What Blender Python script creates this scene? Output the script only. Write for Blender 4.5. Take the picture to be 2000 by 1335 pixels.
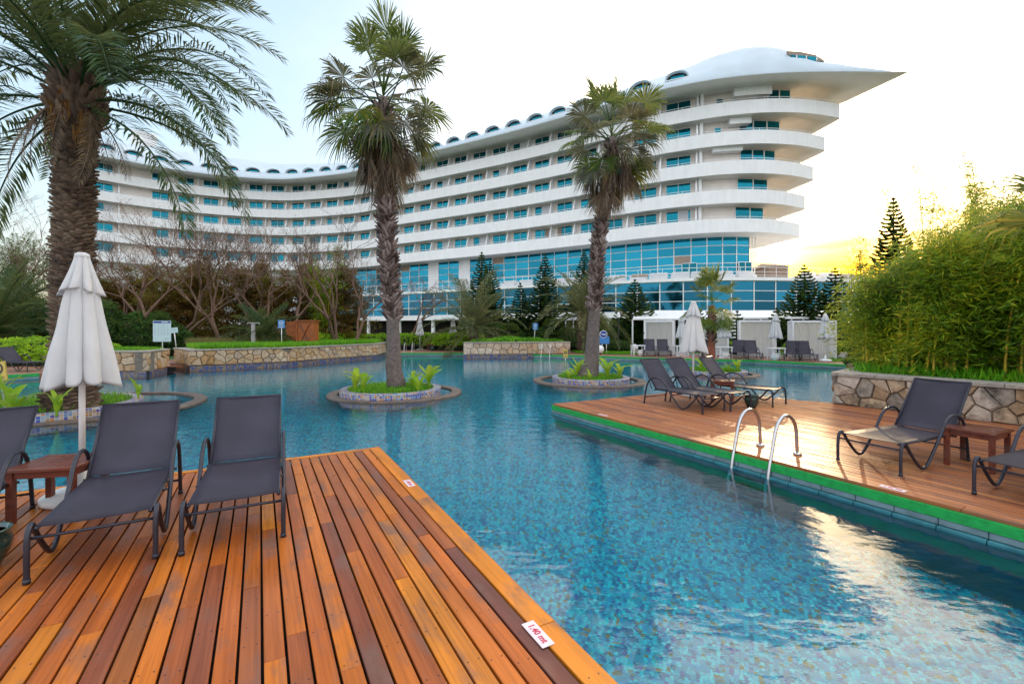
import bpy, math, random
import numpy as np
from mathutils import Vector, Matrix
from math import sin, cos, pi, radians, sqrt, atan2

# ---------------------------------------------------------------- clear, camera, sky, sun
for o in list(bpy.data.objects):
    bpy.data.objects.remove(o, do_unlink=True)
SC = bpy.context.scene
COL = SC.collection
EYE, F = 1.65, 890.0

cam_d = bpy.data.cameras.new('camera')
cam = bpy.data.objects.new('camera', cam_d); COL.objects.link(cam)
cam.location = (0, 0, EYE); cam.rotation_euler = (radians(90), 0, 0)
cam_d.sensor_width = 36; cam_d.lens = F / 2000 * 36
cam_d.shift_y = -27.5 / 2000
cam_d.clip_start = 0.05; cam_d.clip_end = 5000
SC.camera = cam

SUN_AZ, SUN_EL = radians(30.3), radians(8.4)
def sin_(d): return sin(radians(d))
def cos_(d): return cos(radians(d))
w = bpy.data.worlds.new('World'); SC.world = w; w.use_nodes = True
nt = w.node_tree; nt.nodes.clear()
wo = nt.nodes.new('ShaderNodeOutputWorld'); bg = nt.nodes.new('ShaderNodeBackground')
sky = nt.nodes.new('ShaderNodeTexSky'); sky.sky_type = 'NISHITA'
sky.sun_disc = False; sky.sun_elevation = SUN_EL; sky.sun_rotation = SUN_AZ
sky.altitude = 0; sky.air_density = 1.0; sky.dust_density = 1.2; sky.ozone_density = 1.6
gm = nt.nodes.new('ShaderNodeGamma'); gm.inputs[1].default_value = .32; nt.links.new(sky.outputs[0], gm.inputs[0])
hs = nt.nodes.new('ShaderNodeHueSaturation'); hs.inputs['Saturation'].default_value = 2.0; hs.inputs['Value'].default_value = 1.12; nt.links.new(gm.outputs[0], hs.inputs['Color'])
# thin sunset haze bank low over the whole horizon, with streaky upper edge
tcw = nt.nodes.new('ShaderNodeTexCoord'); sxw = nt.nodes.new('ShaderNodeSeparateXYZ'); nt.links.new(tcw.outputs['Generated'], sxw.inputs[0])
mpw = nt.nodes.new('ShaderNodeMapping'); mpw.inputs['Scale'].default_value = (2.2, 2.2, 22); mpw.inputs['Rotation'].default_value = (0, .12, 0); nt.links.new(tcw.outputs['Generated'], mpw.inputs[0])
nzw = nt.nodes.new('ShaderNodeTexNoise'); nzw.inputs['Scale'].default_value = 1.6; nzw.inputs['Detail'].default_value = 5; nt.links.new(mpw.outputs[0], nzw.inputs[0])
adw = nt.nodes.new('ShaderNodeMath'); adw.operation = 'MULTIPLY_ADD'; nt.links.new(nzw.outputs[0], adw.inputs[0]); adw.inputs[1].default_value = -.16; nt.links.new(sxw.outputs[2], adw.inputs[2])
rmw = nt.nodes.new('ShaderNodeMapRange'); rmw.inputs['From Min'].default_value = .02; rmw.inputs['From Max'].default_value = .19; rmw.inputs['To Min'].default_value = 1.0; rmw.inputs['To Max'].default_value = 0.0; rmw.interpolation_type = 'SMOOTHSTEP'; nt.links.new(adw.outputs[0], rmw.inputs[0])
def wmath(op, a_, b_=None, c_=None):
    q = nt.nodes.new('ShaderNodeMath'); q.operation = op
    for i_, v_ in enumerate((a_, b_, c_)):
        if v_ is None: continue
        if hasattr(v_, 'links'): nt.links.new(v_, q.inputs[i_])
        else: q.inputs[i_].default_value = v_
    return q.outputs[0]
def wdot(d_):
    q = nt.nodes.new('ShaderNodeVectorMath'); q.operation = 'DOT_PRODUCT'; nt.links.new(tcw.outputs['Generated'], q.inputs[0]); q.inputs[1].default_value = d_; return q.outputs['Value']
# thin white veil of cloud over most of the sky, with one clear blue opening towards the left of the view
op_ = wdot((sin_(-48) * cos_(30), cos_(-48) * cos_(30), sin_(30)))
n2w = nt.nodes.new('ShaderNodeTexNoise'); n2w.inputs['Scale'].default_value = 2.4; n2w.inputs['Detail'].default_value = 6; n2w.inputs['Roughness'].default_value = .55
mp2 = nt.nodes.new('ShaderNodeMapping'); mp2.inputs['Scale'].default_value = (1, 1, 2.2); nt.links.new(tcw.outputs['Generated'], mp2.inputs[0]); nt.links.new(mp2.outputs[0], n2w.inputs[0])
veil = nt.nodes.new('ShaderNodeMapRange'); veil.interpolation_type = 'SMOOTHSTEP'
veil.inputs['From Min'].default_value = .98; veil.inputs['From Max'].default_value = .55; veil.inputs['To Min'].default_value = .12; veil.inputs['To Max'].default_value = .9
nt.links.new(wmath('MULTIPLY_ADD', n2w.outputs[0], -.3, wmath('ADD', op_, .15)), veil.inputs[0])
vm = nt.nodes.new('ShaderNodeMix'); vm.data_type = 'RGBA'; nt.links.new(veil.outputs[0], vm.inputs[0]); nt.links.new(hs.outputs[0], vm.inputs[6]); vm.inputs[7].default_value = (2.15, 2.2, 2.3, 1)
# aureole of the low sun, seen through the veil
au = wmath('MULTIPLY', wmath('POWER', wmath('MAXIMUM', wdot((sin_(30.2) * cos_(8.6), cos_(30.2) * cos_(8.6), sin_(8.6))), 0.0), 34.0), 1.0)
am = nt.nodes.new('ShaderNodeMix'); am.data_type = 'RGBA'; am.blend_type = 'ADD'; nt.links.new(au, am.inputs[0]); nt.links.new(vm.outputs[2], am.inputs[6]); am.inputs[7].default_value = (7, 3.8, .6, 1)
au2 = wmath('POWER', wmath('MAXIMUM', wdot((sin_(32) * cos_(16), cos_(32) * cos_(16), sin_(16))), 0.0), 11.0)
am2 = nt.nodes.new('ShaderNodeMix'); am2.data_type = 'RGBA'; am2.blend_type = 'ADD'; nt.links.new(au2, am2.inputs[0]); nt.links.new(am.outputs[2], am2.inputs[6]); am2.inputs[7].default_value = (6, 4.7, 2.6, 1)
# sunset cloud bank, densest below the sun
side = wmath('MULTIPLY', rmw.outputs[0], wmath('MULTIPLY_ADD', wmath('MAXIMUM', wdot((sin_(38), cos_(38), 0)), 0.0), .95, .05))
mxw = nt.nodes.new('ShaderNodeMix'); mxw.data_type = 'RGBA'; mxw.blend_type = 'MULTIPLY'; nt.links.new(side, mxw.inputs[0]); nt.links.new(am2.outputs[2], mxw.inputs[6]); mxw.inputs[7].default_value = (.85, .47, .03, 1)
sdot = wmath('MAXIMUM', wdot(tuple((sin_(30.3) * cos_(8.4), cos_(30.3) * cos_(8.4), sin_(8.4)))), 0.0)
g1w = nt.nodes.new('ShaderNodeMix'); g1w.data_type = 'RGBA'; g1w.blend_type = 'ADD'; nt.links.new(wmath('POWER', sdot, 500.0), g1w.inputs[0]); nt.links.new(mxw.outputs[2], g1w.inputs[6]); g1w.inputs[7].default_value = (16, 8.5, .9, 1)
g2w = nt.nodes.new('ShaderNodeMix'); g2w.data_type = 'RGBA'; g2w.blend_type = 'ADD'; nt.links.new(wmath('POWER', sdot, 9000.0), g2w.inputs[0]); nt.links.new(g1w.outputs[2], g2w.inputs[6]); g2w.inputs[7].default_value = (80, 70, 45, 1)
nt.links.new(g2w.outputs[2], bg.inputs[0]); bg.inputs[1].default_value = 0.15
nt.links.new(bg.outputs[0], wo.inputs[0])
sd = bpy.data.lights.new('sun', 'SUN'); sun = bpy.data.objects.new('sun', sd); COL.objects.link(sun)
sd.energy = 1.1; sd.angle = radians(0.6); sd.color = (1.0, 0.72, 0.42)
sdir = Vector((sin(SUN_AZ) * cos(SUN_EL), cos(SUN_AZ) * cos(SUN_EL), sin(SUN_EL)))
sun.rotation_euler = sdir.to_track_quat('Z', 'Y').to_euler()
sun.location = (40, 60, 40)
SC.view_settings.view_transform = 'Standard'; SC.view_settings.look = 'None'
SC.view_settings.exposure = 2.3; SC.view_settings.gamma = 1.0
SC.view_settings.use_curve_mapping = False
SC.render.engine = 'CYCLES'
cy = SC.cycles
cy.use_denoising = True; cy.max_bounces = 8; cy.diffuse_bounces = 4; cy.glossy_bounces = 4
cy.transmission_bounces = 6; cy.transparent_max_bounces = 12; cy.sample_clamp_indirect = 8
cy.caustics_reflective = False; cy.caustics_refractive = True; cy.blur_glossy = 0.3

# ---------------------------------------------------------------- helpers
R = random.Random(7)
NR = np.random.default_rng(11)

def tag(o, label=None, cat=None, group=None, kind=None):
    if label: o['label'] = label
    if cat: o['category'] = cat
    if group: o['group'] = group
    if kind: o['kind'] = kind
    return o

def empty(name, loc=(0, 0, 0), rz=0.0, label=None, cat=None, group=None, kind=None):
    o = bpy.data.objects.new(name, None); COL.objects.link(o)
    o.location = loc; o.rotation_euler = (0, 0, rz); o.empty_display_size = 0.2
    return tag(o, label, cat, group, kind)

def link(name, me, parent=None, loc=None, rot=None, scale=None, kind=None):
    o = bpy.data.objects.new(name, me); COL.objects.link(o)
    if parent is not None: o.parent = parent
    if loc is not None: o.location = loc
    if rot is not None: o.rotation_euler = rot
    if scale is not None: o.scale = scale
    if kind: o['kind'] = kind
    return o

def kids(o):
    return list(o.children)

def copy_tree(o, parent=None):
    c = o.copy(); COL.objects.link(c)
    if parent is not None: c.parent = parent
    for ch in kids(o):
        copy_tree(ch, c)
    return c

def place(o, x, y, z=0, rz=0, s=None, label=None, cat=None, group=None):
    o.location = (x, y, z); o.rotation_euler = (0, 0, rz)
    if s is not None: o.scale = (s, s, s)
    return tag(o, label, cat, group)

def gpt(px, py, z=0.0):
    D = F * (EYE - z) / (py - 640.0)
    return ((px - 1000.0) / F * D, D, z)

def wpt(px, py, D):
    return ((px - 1000.0) / F * D, D, EYE + (640.0 - py) * D / F)

class MB:
    def __init__(s): s.v = []; s.f = []
    def add(s, vs, fs):
        n = len(s.v); s.v += [tuple(v) for v in vs]; s.f += [tuple(i + n for i in f) for f in fs]; return s
    def box(s, x0, x1, y0, y1, z0, z1, M=None):
        vs = [(x, y, z) for z in (z0, z1) for y in (y0, y1) for x in (x0, x1)]
        if M is not None: vs = [M @ Vector(v) for v in vs]
        return s.add(vs, [(0, 2, 3, 1), (4, 5, 7, 6), (0, 1, 5, 4), (1, 3, 7, 5), (3, 2, 6, 7), (2, 0, 4, 6)])
    def bbox(s, x0, x1, y0, y1, z0, z1, b=0.004, M=None):
        """box with its upper edges chamfered"""
        lo = [(x0, y0), (x1, y0), (x1, y1), (x0, y1)]
        hi = [(x0 + b, y0 + b), (x1 - b, y0 + b), (x1 - b, y1 - b), (x0 + b, y1 - b)]
        vs = [(x, y, z0) for x, y in lo] + [(x, y, z1 - b) for x, y in lo] + [(x, y, z1) for x, y in hi]
        if M is not None: vs = [M @ Vector(v) for v in vs]
        fs = [(3, 2, 1, 0), (8, 9, 10, 11)]
        for k in (0, 4):
            fs += [(k + i, k + (i + 1) % 4, k + 4 + (i + 1) % 4, k + 4 + i) for i in range(4)]
        return s.add(vs, fs)
    def tube(s, pts, r, n=8, cap=True):
        pts = [Vector(p) for p in pts]; m = len(pts)
        rs = r if isinstance(r, (list, tuple)) else [r] * m
        vs = []; fs = []
        up = None
        for i, p in enumerate(pts):
            t = (pts[min(i + 1, m - 1)] - pts[max(i - 1, 0)])
            if t.length < 1e-9: t = Vector((0, 0, 1))
            t.normalize()
            if up is None:
                up = Vector((0, 0, 1)) if abs(t.z) < .9 else Vector((1, 0, 0))
                up = (up - t * up.dot(t)).normalized()
            else:
                up = up - t * up.dot(t)
                up = up.normalized() if up.length > 1e-6 else t.orthogonal().normalized()
            b = t.cross(up)
            for k in range(n):
                a = 2 * pi * k / n
                vs.append(p + (up * cos(a) + b * sin(a)) * rs[i])
        for i in range(m - 1):
            for k in range(n):
                fs.append((i * n + k, i * n + (k + 1) % n, (i + 1) * n + (k + 1) % n, (i + 1) * n + k))
        if cap:
            fs.append(tuple(range(n - 1, -1, -1))); fs.append(tuple((m - 1) * n + k for k in range(n)))
        return s.add(vs, fs)
    def lathe(s, prof, n=24, c=(0, 0, 0)):
        vs = []; fs = []
        for (r, z) in prof:
            for k in range(n):
                a = 2 * pi * k / n; vs.append((c[0] + r * cos(a), c[1] + r * sin(a), c[2] + z))
        for i in range(len(prof) - 1):
            for k in range(n):
                fs.append((i * n + k, i * n + (k + 1) % n, (i + 1) * n + (k + 1) % n, (i + 1) * n + k))
        fs.append(tuple(range(n - 1, -1, -1))); fs.append(tuple((len(prof) - 1) * n + k for k in range(n)))
        return s.add(vs, fs)
    def prism(s, poly, z0, z1, bottom=True):
        n = len(poly)
        vs = [(x, y, z0) for x, y in poly] + [(x, y, z1) for x, y in poly]
        fs = [(i, (i + 1) % n, n + (i + 1) % n, n + i) for i in range(n)] + [tuple(range(n, 2 * n))]
        if bottom: fs.append(tuple(range(n - 1, -1, -1)))
        return s.add(vs, fs)
    def build(s, name, m, parent=None, smooth=False, loc=None, rot=None, kind=None):
        return link(name, s.mesh(name, m, smooth), parent, loc, rot, kind=kind)
    def mesh(s, name, m, smooth=False):
        me = bpy.data.meshes.new(name); me.from_pydata(s.v, [], s.f)
        if m is not None: me.materials.append(m)
        if smooth:
            me.polygons.foreach_set('use_smooth', [True] * len(me.polygons))
        me.update(); return me

def np_mesh(name, V, Fc, m, smooth=False):
    V = np.asarray(V, dtype=np.float32).reshape(-1, 3); Fc = np.asarray(Fc, dtype=np.int32)
    k = Fc.shape[1]; me = bpy.data.meshes.new(name)
    me.vertices.add(len(V)); me.vertices.foreach_set('co', V.ravel())
    me.loops.add(Fc.size); me.loops.foreach_set('vertex_index', Fc.ravel())
    me.polygons.add(len(Fc)); me.polygons.foreach_set('loop_start', np.arange(0, Fc.size, k, dtype=np.int32))
    try: me.polygons.foreach_set('loop_total', np.full(len(Fc), k, dtype=np.int32))
    except Exception: pass
    if smooth: me.polygons.foreach_set('use_smooth', np.ones(len(Fc), dtype=bool))
    me.materials.append(m); me.update(calc_edges=True); me.validate(); return me

def cards(C, L, Wd, dirs=None, up_bias=0.0, rng=None, bend=0.15):
    """kite shaped leaves: centres C (N,3), lengths L, widths Wd, optional main directions"""
    rng = rng or NR; C = np.asarray(C, float); N = len(C)
    if dirs is None: dirs = rng.normal(size=(N, 3))
    d = np.asarray(dirs, float) + np.array([0, 0, up_bias]); d /= np.linalg.norm(d, axis=1)[:, None] + 1e-9
    s = rng.normal(size=(N, 3)); s -= d * (s * d).sum(1)[:, None]; s /= np.linalg.norm(s, axis=1)[:, None] + 1e-9
    nn = np.cross(d, s)
    L = np.broadcast_to(np.asarray(L, float), (N,))[:, None]; Wd = np.broadcast_to(np.asarray(Wd, float), (N,))[:, None]
    a = C - d * L * .5; b = C + s * Wd * .5 + nn * L * bend * .5; c = C + d * L * .5; e = C - s * Wd * .5 + nn * L * bend * .5
    V = np.stack([a, b, c, e], 1).reshape(-1, 3)
    return V, np.arange(4 * N).reshape(-1, 4)

# ---------------------------------------------------------------- materials
def new_mat(name):
    m = bpy.data.materials.new(name); m.use_nodes = True; n = m.node_tree
    b = n.nodes['Principled BSDF']; return m, n, b, n.nodes['Material Output']

def nd(n, typ, **kw):
    x = n.nodes.new(typ)
    for k, v in kw.items(): setattr(x, k, v)
    return x

def ramp(n, stops, fac=None, mode='LINEAR'):
    r = n.nodes.new('ShaderNodeValToRGB'); r.color_ramp.interpolation = mode
    e = r.color_ramp.elements
    while len(e) < len(stops): e.new(0.5)
    for i, (p, c) in enumerate(stops):
        e[i].position = p; e[i].color = (*c, 1) if len(c) == 3 else c
    if fac is not None: n.links.new(fac, r.inputs[0])
    return r

def mix(n, a, b, fac, mode='MIX'):
    x = n.nodes.new('ShaderNodeMix'); x.data_type = 'RGBA'; x.blend_type = mode
    for sock, val in ((x.inputs[0], fac), (x.inputs[6], a), (x.inputs[7], b)):
        if hasattr(val, 'links'): n.links.new(val, sock)
        elif isinstance(val, (int, float)): sock.default_value = val
        else: sock.default_value = (*val, 1)
    return x.outputs[2]

def noise(n, scale, detail=3, vec=None, rough=.5):
    x = n.nodes.new('ShaderNodeTexNoise'); x.inputs['Scale'].default_value = scale
    x.inputs['Detail'].default_value = detail; x.inputs['Roughness'].default_value = rough
    if vec is not None: n.links.new(vec, x.inputs['Vector'])
    return x

def bump(n, b, h, strength=.3, dist=.01):
    x = n.nodes.new('ShaderNodeBump'); x.inputs['Strength'].default_value = strength
    x.inputs['Distance'].default_value = dist
    n.links.new(h, x.inputs['Height']); n.links.new(x.outputs[0], b.inputs['Normal']); return x

def coords(n, which='Object'):
    return n.nodes.new('ShaderNodeTexCoord').outputs[which]

def mapped(n, vec, scale=(1, 1, 1), rot=(0, 0, 0), loc=(0, 0, 0)):
    x = n.nodes.new('ShaderNodeMapping'); n.links.new(vec, x.inputs[0])
    x.inputs['Scale'].default_value = scale; x.inputs['Rotation'].default_value = rot; x.inputs['Location'].default_value = loc
    return x.outputs[0]

def plain(name, col, rough=.5, var=.12, scale=6, metal=0.0, bmp=0.0, bscale=40, spec=.5, coat=0.0, emit=None):
    m, n, b, o = new_mat(name); g = n.nodes.new('ShaderNodeNewGeometry').outputs['Position']
    ns = noise(n, scale, 4, g)
    dark = tuple(c * (1 - var) for c in col); lite = tuple(min(1, c * (1 + var)) for c in col)
    r = ramp(n, [(.3, dark), (.7, lite)], ns.outputs[0]); n.links.new(r.outputs[0], b.inputs['Base Color'])
    b.inputs['Roughness'].default_value = rough; b.inputs['Metallic'].default_value = metal
    b.inputs['Specular IOR Level'].default_value = spec; b.inputs['Coat Weight'].default_value = coat
    if bmp: bump(n, b, noise(n, bscale, 4, g).outputs[0], bmp, .01)
    return m

def leafy(name, stops, transl=.35, rough=.5, scale=.6):
    """leaf colour: each leaf takes its own tone, plus broad patches"""
    m, n, b, o = new_mat(name)
    g = n.nodes.new('ShaderNodeNewGeometry')
    ns = noise(n, scale, 3, g.outputs['Position'])
    ad = nd(n, 'ShaderNodeMath', operation='MULTIPLY_ADD'); n.links.new(g.outputs['Random Per Island'], ad.inputs[0])
    ad.inputs[1].default_value = .65
    s2 = nd(n, 'ShaderNodeMath', operation='MULTIPLY_ADD'); n.links.new(ns.outputs[0], s2.inputs[0]); s2.inputs[1].default_value = 1.3; s2.inputs[2].default_value = -.45
    n.links.new(s2.outputs[0], ad.inputs[2])
    r = ramp(n, stops, ad.outputs[0]); b.inputs['Roughness'].default_value = rough
    b.inputs['Specular IOR Level'].default_value = .22
    n.links.new(r.outputs[0], b.inputs['Base Color'])
    t = n.nodes.new('ShaderNodeBsdfTranslucent'); mx = n.nodes.new('ShaderNodeMixShader')
    tc = mix(n, r.outputs[0], (1.0, .95, .35), .25, 'MIX')
    n.links.new(tc, t.inputs[0]); mx.inputs[0].default_value = transl
    n.links.new(b.outputs[0], mx.inputs[1]); n.links.new(t.outputs[0], mx.inputs[2]); n.links.new(mx.outputs[0], o.inputs[0])
    return m

def plank_mat(name, stops, gloss=.42, grain=1.0):
    m, n, b, o = new_mat(name); b.inputs['Specular IOR Level'].default_value = .3
    oi = n.nodes.new('ShaderNodeObjectInfo'); tc = coords(n)
    cmb = n.nodes.new('ShaderNodeCombineXYZ')
    mu = nd(n, 'ShaderNodeMath', operation='MULTIPLY'); n.links.new(oi.outputs['Random'], mu.inputs[0]); mu.inputs[1].default_value = 37
    n.links.new(mu.outputs[0], cmb.inputs[0]); n.links.new(mu.outputs[0], cmb.inputs[2])
    va = nd(n, 'ShaderNodeVectorMath', operation='ADD'); n.links.new(tc, va.inputs[0]); n.links.new(cmb.outputs[0], va.inputs[1])
    gr = noise(n, 1.0, 5, mapped(n, va.outputs[0], (1.2, 55, 20)), .6)
    wv = noise(n, 1.0, 3, mapped(n, va.outputs[0], (.9, 9, 5)), .5)
    pa = noise(n, 1.0, 4, mapped(n, va.outputs[0], (1.6, 3.5, 3)), .6)
    base = ramp(n, stops, oi.outputs['Random'], 'LINEAR').outputs[0]
    g1 = ramp(n, [(.35, (.55, .5, .5)), (.6, (1.08, 1.08, 1.08))], gr.outputs[0]).outputs[0]
    g2 = ramp(n, [(.35, (.72, .68, .7)), (.65, (1.12, 1.1, 1.0))], wv.outputs[0]).outputs[0]
    c1 = mix(n, base, g1, .55 * grain, 'MULTIPLY'); c2 = mix(n, c1, g2, .7, 'MULTIPLY')
    pm = ramp(n, [(.52, (0, 0, 0)), (.68, (1, 1, 1))], pa.outputs[0])
    c3 = mix(n, c2, (.17, .095, .075), pm.outputs[0]);
    x = n.nodes.new('ShaderNodeMix'); x.data_type = 'RGBA'; x.inputs[0].default_value = .8
    n.links.new(c2, x.inputs[6]); n.links.new(c3, x.inputs[7])
    n.links.new(x.outputs[2], b.inputs['Base Color'])
    # screw heads in pairs every 0.45 m
    sx = n.nodes.new('ShaderNodeSeparateXYZ'); n.links.new(tc, sx.inputs[0])
    def M(op, a, bb):
        q = nd(n, 'ShaderNodeMath', operation=op)
        for i, v in enumerate((a, bb)):
            if v is None: continue
            if hasattr(v, 'links'): n.links.new(v, q.inputs[i])
            else: q.inputs[i].default_value = v
        return q.outputs[0]
    fx = M('SUBTRACT', M('MODULO', M('ADD', sx.outputs[0], 10.1), .45), .225)
    fy = M('SUBTRACT', M('ABSOLUTE', sx.outputs[1], None), .029)
    d2 = M('ADD', M('MULTIPLY', fx, fx), M('MULTIPLY', fy, fy))
    dot = M('LESS_THAN', d2, .0048 ** 2)
    y = n.nodes.new('ShaderNodeMix'); y.data_type = 'RGBA'; n.links.new(dot, y.inputs[0])
    n.links.new(x.outputs[2], y.inputs[6]); y.inputs[7].default_value = (.03, .02, .02, 1)
    n.links.new(y.outputs[2], b.inputs['Base Color'])
    rr = ramp(n, [(.3, (gloss - .1,) * 3), (.7, (gloss + .14,) * 3)], pa.outputs[0]); n.links.new(rr.outputs[0], b.inputs['Roughness'])
    bump(n, b, gr.outputs[0], .35, .004)
    return m

def mosaic_mat(name, cell, stops, grout=(.3, .32, .32), gw=.08, rough=.25, mode='CONSTANT', space='Position', coordrot=(0, 0, 0), blotch=0.25, wall=False):
    """small square glass tiles, each its own colour, grout between"""
    m, n, b, o = new_mat(name)
    if wall:
        pos = coords(n, 'UV')
    else:
        pos = n.nodes.new('ShaderNodeNewGeometry').outputs['Position']
    sc = mapped(n, pos, (1 / cell,) * 3, coordrot)
    fl = nd(n, 'ShaderNodeVectorMath', operation='FLOOR'); n.links.new(sc, fl.inputs[0])
    fr = nd(n, 'ShaderNodeVectorMath', operation='FRACTION'); n.links.new(sc, fr.inputs[0])
    wn = n.nodes.new('ShaderNodeTexWhiteNoise'); wn.noise_dimensions = '2D'
    n.links.new(fl.outputs[0], wn.inputs['Vector'])
    big = noise(n, .09, 3, fl.outputs[0])
    ad = nd(n, 'ShaderNodeMath', operation='MULTIPLY_ADD'); n.links.new(big.outputs[0], ad.inputs[0]); ad.inputs[1].default_value = blotch * 2
    s0 = nd(n, 'ShaderNodeMath', operation='SUBTRACT'); n.links.new(wn.outputs[0], s0.inputs[0]); s0.inputs[1].default_value = blotch
    n.links.new(s0.outputs[0], ad.inputs[2])
    r = ramp(n, stops, ad.outputs[0], mode)
    sx = n.nodes.new('ShaderNodeSeparateXYZ'); n.links.new(fr.outputs[0], sx.inputs[0])
    outs = []
    for i in range(2):
        q = nd(n, 'ShaderNodeMath', operation='SUBTRACT'); n.links.new(sx.outputs[i], q.inputs[0]); q.inputs[1].default_value = .5
        a = nd(n, 'ShaderNodeMath', operation='ABSOLUTE'); n.links.new(q.outputs[0], a.inputs[0]); outs.append(a.outputs[0])
    mxx = nd(n, 'ShaderNodeMath', operation='MAXIMUM'); n.links.new(outs[0], mxx.inputs[0]); n.links.new(outs[1], mxx.inputs[1])
    gt = nd(n, 'ShaderNodeMath', operation='GREATER_THAN'); n.links.new(mxx.outputs[0], gt.inputs[0]); gt.inputs[1].default_value = .5 - gw / 2
    c = mix(n, r.outputs[0], grout, gt.outputs[0]); n.links.new(c, b.inputs['Base Color'])
    b.inputs['Roughness'].default_value = rough
    return m

def stone_mat(name, stops, stain=.5):
    m, n, b, o = new_mat(name)
    oi = n.nodes.new('ShaderNodeObjectInfo'); g = n.nodes.new('ShaderNodeNewGeometry').outputs['Position']
    r = ramp(n, stops, oi.outputs['Random'])
    n1 = noise(n, 9, 5, g, .65); n2 = noise(n, 2.3, 5, g, .7)
    c = mix(n, r.outputs[0], ramp(n, [(.3, (.6, .55, .5)), (.7, (1.15, 1.15, 1.15))], n1.outputs[0]).outputs[0], .8, 'MULTIPLY')
    st = ramp(n, [(.5, (0, 0, 0)), (.66, (stain,) * 3)], n2.outputs[0])
    c = mix(n, c, (.055, .05, .045), st.outputs[0]); n.links.new(c, b.inputs['Base Color'])
    b.inputs['Roughness'].default_value = .9
    bump(n, b, n1.outputs[0], .8, .03); return m

M = {}
M['white'] = plain('white_render', (.87, .885, .905), .55, .03, 1.2)
M['roof_white'] = plain('blue_grey_roof', (.52, .62, .70), .6, .06, .5)  # even blue-grey, toned down so the roof stands out against the sky
_n = M['white'].node_tree; _b = _n.nodes['Principled BSDF']; _l = _b.inputs['Base Color'].links[0].from_socket
_st = noise(_n, 1.0, 5, mapped(_n, _n.nodes.new('ShaderNodeNewGeometry').outputs['Position'], (2.2, 2.2, .25)), .65)
_n.links.new(mix(_n, _l, ramp(_n, [(.35, (.91, .91, .90)), (.62, (1, 1, 1))], _st.outputs[0]).outputs[0], .7, 'MULTIPLY'), _b.inputs['Base Color'])
M['wall'] = plain('warm_white_wall', (.88, .82, .77), .7, .06, .8)
M['soffit'] = plain('grey_soffit', (.8, .79, .78), .7, .05, .8)
M['white_metal'] = plain('white_metal', (.8, .81, .82), .35, .04, 3)
M['white_fabric'] = plain('white_fabric', (.84, .86, .89), .9, .05, 5, bmp=.7, bscale=22)
def add_transl(m, f, col):
    n = m.node_tree; o = n.nodes['Material Output']; b = n.nodes['Principled BSDF']; t = n.nodes.new('ShaderNodeBsdfTranslucent'); t.inputs[0].default_value = (*col, 1)
    x = n.nodes.new('ShaderNodeMixShader'); x.inputs[0].default_value = f; n.links.new(b.outputs[0], x.inputs[1]); n.links.new(t.outputs[0], x.inputs[2]); n.links.new(x.outputs[0], o.inputs[0])
add_transl(M['white_fabric'], .5, (.85, .85, .85))
M['curtain'] = plain('curtain_cloth', (.62, .64, .68), .9, .06, 5)
M['green_edge'] = plain('green_curb_paint', (.008, .33, .06), .45, .22, 14, bmp=.2, bscale=60)
M['grey_tile'] = plain('grey_curb_tile', (.17, .25, .28), .3, .25, 5)
M['teal_tile'] = plain('teal_ledge_tile', (.04, .19, .23), .25, .25, 6)
M['pool_side'] = plain('submerged_pool_wall', (.02, .2, .27), .4, .25, 5)
M['dark'] = plain('dark_gap', (.02, .018, .016), .9)  # near-black painting in the shade of deck gaps and recesses; also small dark parts
M['concrete'] = plain('concrete', (.3, .3, .29), .8, .15, 3)
M['steel'] = plain('stainless_steel', (.55, .55, .57), .28, .04, 10, metal=1)
M['frame'] = plain('anthracite_tube', (.028, .029, .045), .38, .15, 20, metal=.25)
M['plastic'] = plain('white_plastic', (.75, .78, .8), .4, .05)
M['pot'] = plain('green_glazed_pot', (.012, .05, .045), .12, .3, 12, coat=.6)
M['white_pot'] = plain('white_pot', (.75, .76, .78), .3, .03)
M['blue_sign'] = plain('blue_sign_face', (.05, .22, .55), .4, .05)
M['board_face'] = plain('pale_board_face', (.5, .68, .74), .35, .03)
M['board_text'] = plain('grey_print', (.25, .38, .45), .5, .03)
M['navy'] = plain('navy_print', (.02, .05, .3), .4, .03)
M['yellow_sign'] = plain('yellow_sign_face', (.62, .44, .1), .45, .08, 12)
M['black'] = plain('black_print', (.03, .03, .035), .5, .03)
M['red'] = plain('magenta_print', (.5, .015, .07), .5, .03)
M['mark'] = plain('marker_plate', (.72, .62, .68), .4, .06, 30)
M['soil'] = plain('soil', (.06, .04, .025), .95, .3, 12)
M['mortar'] = plain('mortar', (.2, .17, .14), .95, .2, 8)
M['cap'] = stone_mat('cap_stone_rock', [(0, (.46, .42, .36)), (1, (.34, .32, .3))], .25)
M['stone'] = stone_mat('honey_stone', [(0, (.62, .4, .22)), (.25, (.68, .54, .38)), (.5, (.55, .3, .11)), (.75, (.66, .5, .36)), (1, (.46, .34, .24))], .28)
M['stone_pale'] = stone_mat('pale_stone', [(0, (.68, .56, .45)), (.4, (.72, .6, .48)), (.7, (.6, .38, .22)), (1, (.55, .46, .38))], .3)
M['stone_grey'] = stone_mat('weathered_stone', [(0, (.22, .19, .16)), (.3, (.5, .46, .4)), (.5, (.33, .22, .13)), (.7, (.48, .36, .24)), (1, (.55, .5, .45))], .9)
M['deck_left'] = plank_mat('oiled_pine_plank', [(0, (.64, .19, .012)), (.14, (.42, .11, .02)), (.27, (.66, .23, .016)), (.4, (.2, .055, .026)), (.52, (.5, .13, .016)), (.66, (.15, .048, .036)), (.78, (.6, .17, .014)), (.9, (.3, .08, .024)), (1, (.58, .17, .012))], .34)
M['deck_border'] = plank_mat('new_pine_board', [(0, (.72, .26, .018)), (1, (.64, .21, .016))], .45, .7)
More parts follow.
